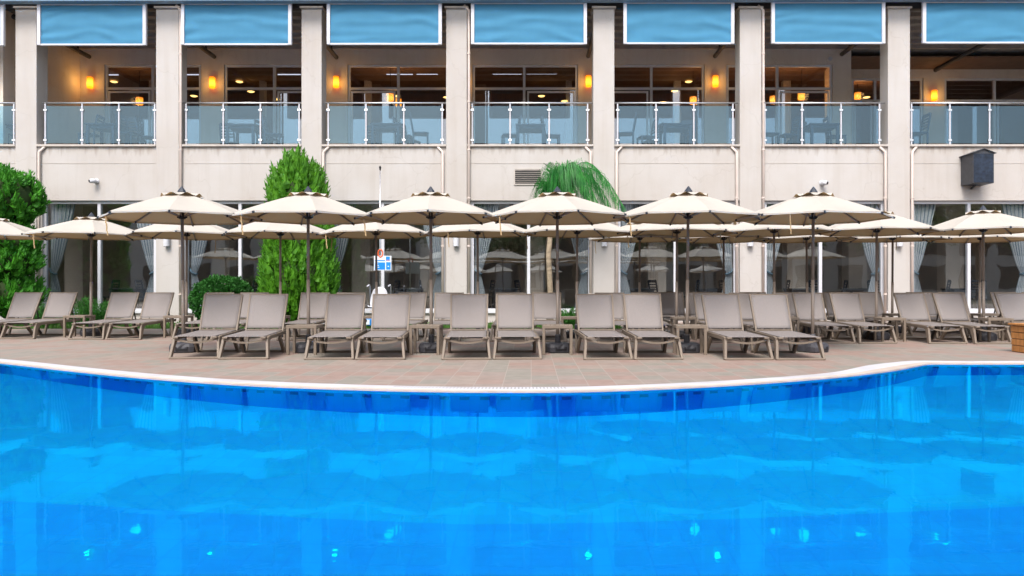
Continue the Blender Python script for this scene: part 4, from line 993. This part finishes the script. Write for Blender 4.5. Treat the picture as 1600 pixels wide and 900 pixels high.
for k, (x, y, lab, grp) in enumerate(tabs):
    if k == 0: T0.location = (x, y, 0); T0['label'] = lab; T0['group'] = grp
    else: copy_tree(T0, (x, y, 0), R(random.uniform(-3, 3)), lab, grp)

# ------------------------------------------------------------------ parasols
def make_parasol():
    r_ = empty('parasol', (0, 0, 0), 0, 'x', 'parasol')
    RR = 1.33; ZRM = 2.42; RISE = .44
    def czr(r): s = r / RR; return ZRM + RISE * (1 - s ** 1.18)
    NS = 6
    def pt(th, s, ss=RR):
        seg = math.pi / 4; loc = (th % seg) - seg / 2
        rf = math.cos(seg / 2) / math.cos(loc); rf *= 1 - .012 * (math.cos(loc * 4))      # straight hem, slightly hollow
        r = s * ss * rf; sag = .035 * math.cos(loc * 4) * s * (1.15 - s) * 2
        return r, sag
    c_ = MB(); nr = 12; na_ = 8 * NS
    i0 = 0
    for j in range(nr + 1):
        s = .02 + .98 * j / nr
        for a_ in range(na_):
            th = 2 * math.pi * a_ / na_; r, sag = pt(th, s); c_.v.append((r * math.cos(th), r * math.sin(th), czr(s * RR) - sag))
    for a_ in range(na_):        # hem
        th = 2 * math.pi * a_ / na_; r, sag = pt(th, 1); c_.v.append((r * 1.0 * math.cos(th), r * 1.0 * math.sin(th), ZRM - .035))
    for j in range(nr + 1):
        for a_ in range(na_):
            q = j * na_; b2 = (a_ + 1) % na_; c_.f.append((q + na_ + a_, q + na_ + b2, q + b2, q + a_))
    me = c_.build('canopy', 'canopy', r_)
    for p in me.data.polygons: p.use_smooth = False
    v_ = MB(); vr_ = .36
    for j in range(5):
        s = .05 + .95 * j / 4
        for a_ in range(na_):
            th = 2 * math.pi * a_ / na_; seg = math.pi / 4; loc = (th % seg) - seg / 2
            r = s * vr_ * math.cos(seg / 2) / math.cos(loc); lift = .055 * (.5 + .5 * math.cos(loc * 8)) * (s ** 2)
            v_.v.append((r * math.cos(th), r * math.sin(th), czr(s * vr_) + .016 + lift))
    for j in range(4):
        for a_ in range(na_): q = j * na_; b2 = (a_ + 1) % na_; v_.f.append((q + na_ + a_, q + na_ + b2, q + b2, q + a_))
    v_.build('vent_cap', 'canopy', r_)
    MB().lathe([(.05, 0), (.075, .0), (.07, .02), (.012, .10), (.004, .105)], 8, (0, 0, czr(0) + .01)).build('finial', 'finial', r_)
    for k in range(8):
        th = k * math.pi / 4; c2, s2 = math.cos(th), math.sin(th)
        pts = [(r * c2, r * s2, czr(r) - .028) for r in (.04, .35, .7, 1.05, RR - .01)]
        f = MB()
        for p, q in zip(pts, pts[1:]): f.bar(p, q, .020, .03)
        rb = f.build('rib', 'pole', r_)
        MB().bar((c2 * (RR - .05), s2 * (RR - .05), czr(RR - .05) - .03), (c2 * (RR + .025), s2 * (RR + .025), ZRM - .032), .026, .036).build('rib_tip', 'finial', rb)
        MB().bar((.045 * c2, .045 * s2, 2.43), (.58 * c2, .58 * s2, czr(.58) - .045), .014, .018).build('strut', 'pole', r_)
    MB().tube([(0, 0, .12), (0, 0, 1.3)], .031, 12).build('lower_pole', 'pole', r_, smooth=True)
    MB().tube([(0, 0, 1.28), (0, 0, czr(0) + .0)], .027, 12).build('upper_pole', 'pole', r_, smooth=True)
    hb = MB(); hb.lathe([(.045, 2.385), (.06, 2.39), (.06, 2.44), (.038, 2.46), (.038, 2.50)], 14); hb.box(-.085, .085, -.012, .012, 2.405, 2.43); hb.box(-.012, .012, -.085, .085, 2.405, 2.43)
    hb.build('runner', 'black', r_)
    MB().lathe([(.045, czr(0) - .07), (.05, czr(0) - .03), (.03, czr(0) - .0)], 12).build('top_hub', 'black', r_)
    # weight base: rounded octagon block with moulded recess and collar
    b_ = MB(); prof = [(.200, 0), (.218, .02), (.222, .10), (.205, .155), (.17, .175)]
    na2 = 24
    for rr_, z in prof:
        for a_ in range(na2):
            th = 2 * math.pi * a_ / na2; cs, sn = math.cos(th), math.sin(th); k_ = (abs(cs) ** 5 + abs(sn) ** 5) ** (-1 / 5); notch = .93 if (a_ % 6 == 0 and .03 < z < .14) else 1
            b_.v.append((rr_ * cs * k_ * notch, rr_ * 1.05 * sn * k_ * notch, z))
    for j in range(len(prof) - 1):
        for a_ in range(na2): q = j * na2; b2 = (a_ + 1) % na2; b_.f.append((q + a_, q + b2, q + na2 + b2, q + na2 + a_))
    b_.f.append(tuple(range(na2 * 4, na2 * 5))); b_.f.append(tuple(reversed(range(na2))))
    bs = b_.build('weight_base', 'basegrey', r_)
    MB().lathe([(.055, .17), (.05, .30), (.04, .32)], 14).build('pole_collar', 'basegrey', bs, smooth=False)
    f = MB(); f.box(-.09, .09, -.243, -.226, .045, .075); f.box(-.10, -.085, -.243, -.226, .045, .11); f.box(.085, .10, -.243, -.226, .045, .11); f.build('grip', 'black', bs)
    # tie strap hanging from the hem
    th = R(200); f = MB(); x, y = 1.2 * math.cos(th), 1.2 * math.sin(th)
    for q in range(5): f.bar((x + .006 * q, y, ZRM - .02 - q * .07), (x + .006 * (q + 1) - (.01 if q % 2 else 0), y, ZRM - .02 - (q + 1) * .07), .022, .004)
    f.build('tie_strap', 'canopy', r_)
    return r_
P0 = make_parasol(); pf_ = [True]
def parasol(x, y, label, group, s=1.0, rz=None):
    rz = random.uniform(0, 6.28) if rz is None else rz
    if pf_[0]: pf_[0] = False; o_ = P0; o_.location = (x, y, 0); o_['label'] = label; o_['group'] = group
    else: o_ = copy_tree(P0, (x, y, 0), 0, label, group)
    tl = R(random.uniform(.1, .8)); ta = random.uniform(0, 6.28)
    o_.rotation_euler = (tl * math.cos(ta), tl * math.sin(ta), rz); o_.scale = (s, s, 1)
PA = [(287, 13.2, .30), (482, 13.2, .39), (674, 13.2, .10), (871.5, 13.2, .22), (1073, 13.2, .05), (1269.5, 13.25, .55)]
for k, (px, y, rz) in enumerate(PA): parasol(X(px, y), y, 'cream octagonal parasol on a taupe pole in the front row, ' + nth(k, 6), 'front row of parasols', 1.0, rz)
for k, px in enumerate(R2U):
    y = yf2(px) + 1.3; parasol(X(px, y), y, 'cream parasol in the second row behind the front one, ' + nth(k, 11), 'second row of parasols', 1.0 + (.03 if k == 1 else 0))
for k, px in enumerate(R3U): parasol(X(px, 19.0), 19.0, 'cream parasol in the rearmost row on the right, ' + nth(k, 5), 'rear row of parasols')

k_ = 0
for (yy, xs_) in ((-3.2, (-12, -8.2, -4.4, .8, 4.8, 8.6, 12.6)), (-7.5, (-14, -10.4, -6.6, -2.6, 1.2, 5.2, 9.4, 13.4))):
    for x_ in xs_:
        copy_tree(P0, (x_, yy, 0), random.uniform(0, 6), 'cream parasol across the pool mirrored in the lower windows, ' + ('near row ' + nth(k_, 7) if k_ < 7 else 'far row ' + nth(k_ - 7, 8)), 'parasols across the pool'); k_ += 1

# ------------------------------------------------------------------ wooden planter at the right edge
pyy = YG(551); px_ = X(1613, pyy)
r_ = empty('wooden_planter', (px_, pyy, 0), 0, 'honey coloured slatted wooden tub at the right edge of the deck', 'planter')
for q in range(4): MB().box(-.26 + .004 * (3 - q), .26 - .004 * (3 - q), -.2 + .004 * (3 - q), .2 - .004 * (3 - q), .01 + q * .118, .118 + q * .118).build('board', 'planter', r_, bevel=.008)
MB().box(-.29, .29, -.23, .23, .482, .52).build('rim', 'planter', r_, bevel=.008)
MB().box(-.24, .24, -.18, .18, .05, .478).build('liner', 'soil', r_)

# ------------------------------------------------------------------ opposite side of the pool (seen mirrored in the windows)
def big_tree(x, y, hgt, cr_, label):
    r_ = empty('broadleaf_tree', (x, y, 0), 0, label, 'tree', 'trees across the pool mirrored in the windows')
    MB().tube([(0, 0, 0), (.1, .05, hgt * .3), (.0, 0, hgt * .6)], [.28, .2, .1], 10).build('trunk', 'bark', r_)
    lb = MB(); lf = MB()
    for _ in range(46):
        a_ = random.uniform(0, 6.28); e_ = random.uniform(-.5, 1.4); rr = cr_ * random.uniform(.45, .95); c = Vector((rr * math.cos(a_) * math.cos(e_), rr * math.sin(a_) * math.cos(e_), hgt * .62 + rr * math.sin(e_) * .9))
        lb.tube([(0, 0, hgt * .4), tuple(c * .5 + Vector((0, 0, hgt * .25))), tuple(c)], [.09, .05, .02], 5)
        for _2 in range(95):
            p = c + Vector((random.gauss(0, .42), random.gauss(0, .42), random.gauss(0, .33))); blade_cluster(lf, p, Vector((random.gauss(0, 1), random.gauss(0, 1), random.gauss(0, 1) + .4)), 1, .34, .10, .4)
    lb.build('limbs', 'bark', r_); lf.build('crown', 'treeleaf', r_)
for k, (x, y, h_, c_) in enumerate(((-15, -15, 9, 3.4), (-7.5, -18, 10.5, 4.0), (-1, -14, 7.5, 3.0), (4, -19, 12, 4.4), (11, -16, 8, 3.2), (-23, -19, 11, 4.2), (17, -17, 9, 3.6), (24, -19, 10.5, 4.0), (33, -18, 9.5, 3.8), (42, -20, 11, 4.4))):
    big_tree(x, y, h_, c_, 'dark green leafy tree across the pool mirrored in the windows, ' + nth(k, 10))
wb = empty('hotel_wing', (0, -30, 0), 0, 'long beige hotel wing with dark windows across the pool, mirrored in the lower windows', 'building')
MB().box(-80, 80, -4, 0, 0, 11.5).build('wall', 'stucco', wb)
MB().box(-80.5, 80.5, -4.5, .5, 11.5, 11.9).build('roof', 'roof_tile', wb)
for fl in range(3):
    for q in range(35): MB().box(-77 + q * 4.4, -74.2 + q * 4.4, .0, .06, 1 + fl * 3.6, 3.6 + fl * 3.6).build('window', 'black', wb)
